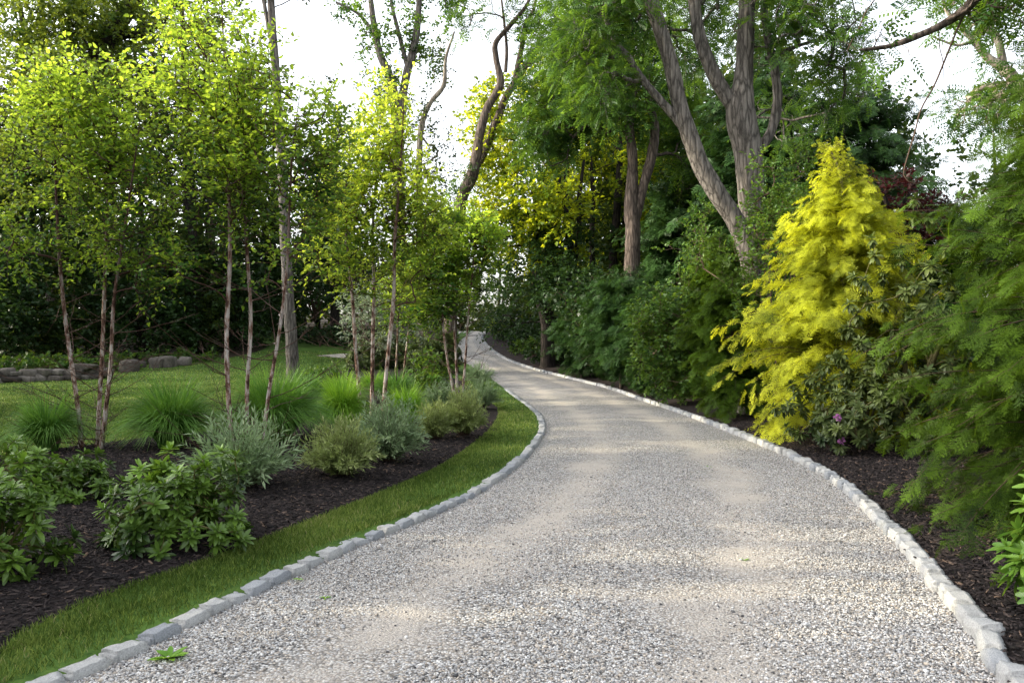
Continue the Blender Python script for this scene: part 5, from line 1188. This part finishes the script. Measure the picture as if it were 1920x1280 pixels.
for k, (x, y, w, h, lab) in enumerate([(242, 689, 26, 24, 'dark round boulder at the end of the stone wall'), (262, 684, 20, 14, 'small flat boulder half hidden by ground cover'), (293, 683, 22, 20, 'brown boulder standing alone in the middle of the boulder line'), (306, 681, 30, 22, 'broad pale boulder with a slanting top'), (322, 680, 18, 20, 'upright boulder leaning on the broad pale one'), (334, 680, 14, 12, 'smallest boulder in the line'), (347, 679, 20, 16, 'last boulder before the open lawn, with a pale sloping face')]):
    p = gp(x, y + h * .3); kx = p[1] / F; V, Fc = stone_mesh(50 + k, .9)
    g = Geo(); g.add(V * [w * kx * 1.1, w * kx * .9, h * kx * 1.2], Fc, .35 + .09 * k)
    o = link('boulder', g.mesh('boulder', smooth=True), M['fieldstone'], None, p + [0, 0, h * kx * .35]); tag(o, lab, 'boulder', 'boulders along the lawn edge')

# =================================================================== THE WOOD ALL AROUND (one uncountable mass, added shade trees included)
rng = np.random.default_rng(77); gl = Geo(); gw = Geo()
def mass(x, Yy, r, h, n, ls=.34, z0=.3):
    zb = float(gz(x, Yy)); blobs = [((x, Yy, zb + h * .45), (r, r, h * .52)), ((x + r * .4, Yy, zb + h * .7), (r * .7, r * .7, h * .33)), ((x - r * .4, Yy, zb + h * .25), (r * .9, r * .9, h * .27))]
    cl = blob_points(blobs, n, rng, -.1, .6, .5)
    sprigs(gl, None, cl, nrm(cl - [x, Yy, zb + h * .3]), rng, ntw=3, tl=.9, nl=6, ls=ls, tmpl=KITE_WIDE, spread=.8)
    P = np.array([[x, Yy, zb - .2], [x + rng.normal(0, .3), Yy, zb + h * .4], [x + rng.normal(0, .6), Yy, zb + h * .85]])
    tubes(gw, catmull(P, 8)[None], np.linspace(.22, .05, 8)[None], 7, .4)
for (x, Yy, r, h, n) in FAR_AND_SHADE_MASSES:
    mass(x, Yy, r, h, n)
wood = tag(link('woodland', gl.mesh('woodland'), M['wood_leaf']), 'woodland of shaded trees closing in around the garden, with unseen trees added for shade', 'woodland', kind='stuff')
link('trunks', gw.mesh('trunks', smooth=True), M['bark_dark'], wood)

# =================================================================== LIGHT AND CAMERA
SUN_AZ, SUN_EL = math.radians(SUN_AZ_DEG), math.radians(SUN_EL_DEG)     # azimuth from the view direction, negative = to its left
sun = bpy.data.lights.new('sun', 'SUN'); sun.energy = SUN_E; sun.angle = math.radians(.5); sun.color = (1.0, .88, .60)
so = bpy.data.objects.new('sun', sun); COL.objects.link(so)
from mathutils import Vector
sd = Vector((math.sin(SUN_AZ) * math.cos(SUN_EL), math.cos(SUN_AZ) * math.cos(SUN_EL), math.sin(SUN_EL)))
so.rotation_euler = sd.to_track_quat('Z', 'Y').to_euler(); so.location = (-20, 10, 20)
w = bpy.data.worlds.new("World"); SC.world = w; w.use_nodes = True
nt = w.node_tree; bg = nt.nodes['Background']
sky = nt.nodes.new('ShaderNodeTexSky'); sky.sky_type = 'NISHITA'; sky.sun_disc = False
sky.sun_elevation = SUN_EL; sky.sun_rotation = SUN_AZ; sky.air_density = 1.0; sky.dust_density = 4.0; sky.ozone_density = 1.0
hs = nt.nodes.new('ShaderNodeHueSaturation'); hs.inputs['Saturation'].default_value = .28
nt.links.new(sky.outputs[0], hs.inputs['Color']); nt.links.new(hs.outputs[0], bg.inputs['Color']); bg.inputs['Strength'].default_value = SKY_S

cam = bpy.data.cameras.new('camera'); co = bpy.data.objects.new('camera', cam); COL.objects.link(co)
cam.sensor_width = 36; cam.lens = F / 1920 * 36; cam.clip_end = 3000; cam.clip_start = .05
co.location = (0, 0, EYE); co.rotation_euler = (math.radians(90), 0, 0); SC.camera = co
SC.render.engine = 'CYCLES'
SC.cycles.max_bounces = 8; SC.cycles.diffuse_bounces = 4; SC.cycles.glossy_bounces = 2; SC.cycles.transmission_bounces = 6; SC.cycles.sample_clamp_indirect = 6
SC.view_settings.view_transform = 'Standard'; SC.view_settings.look = 'None'; SC.view_settings.exposure = 0
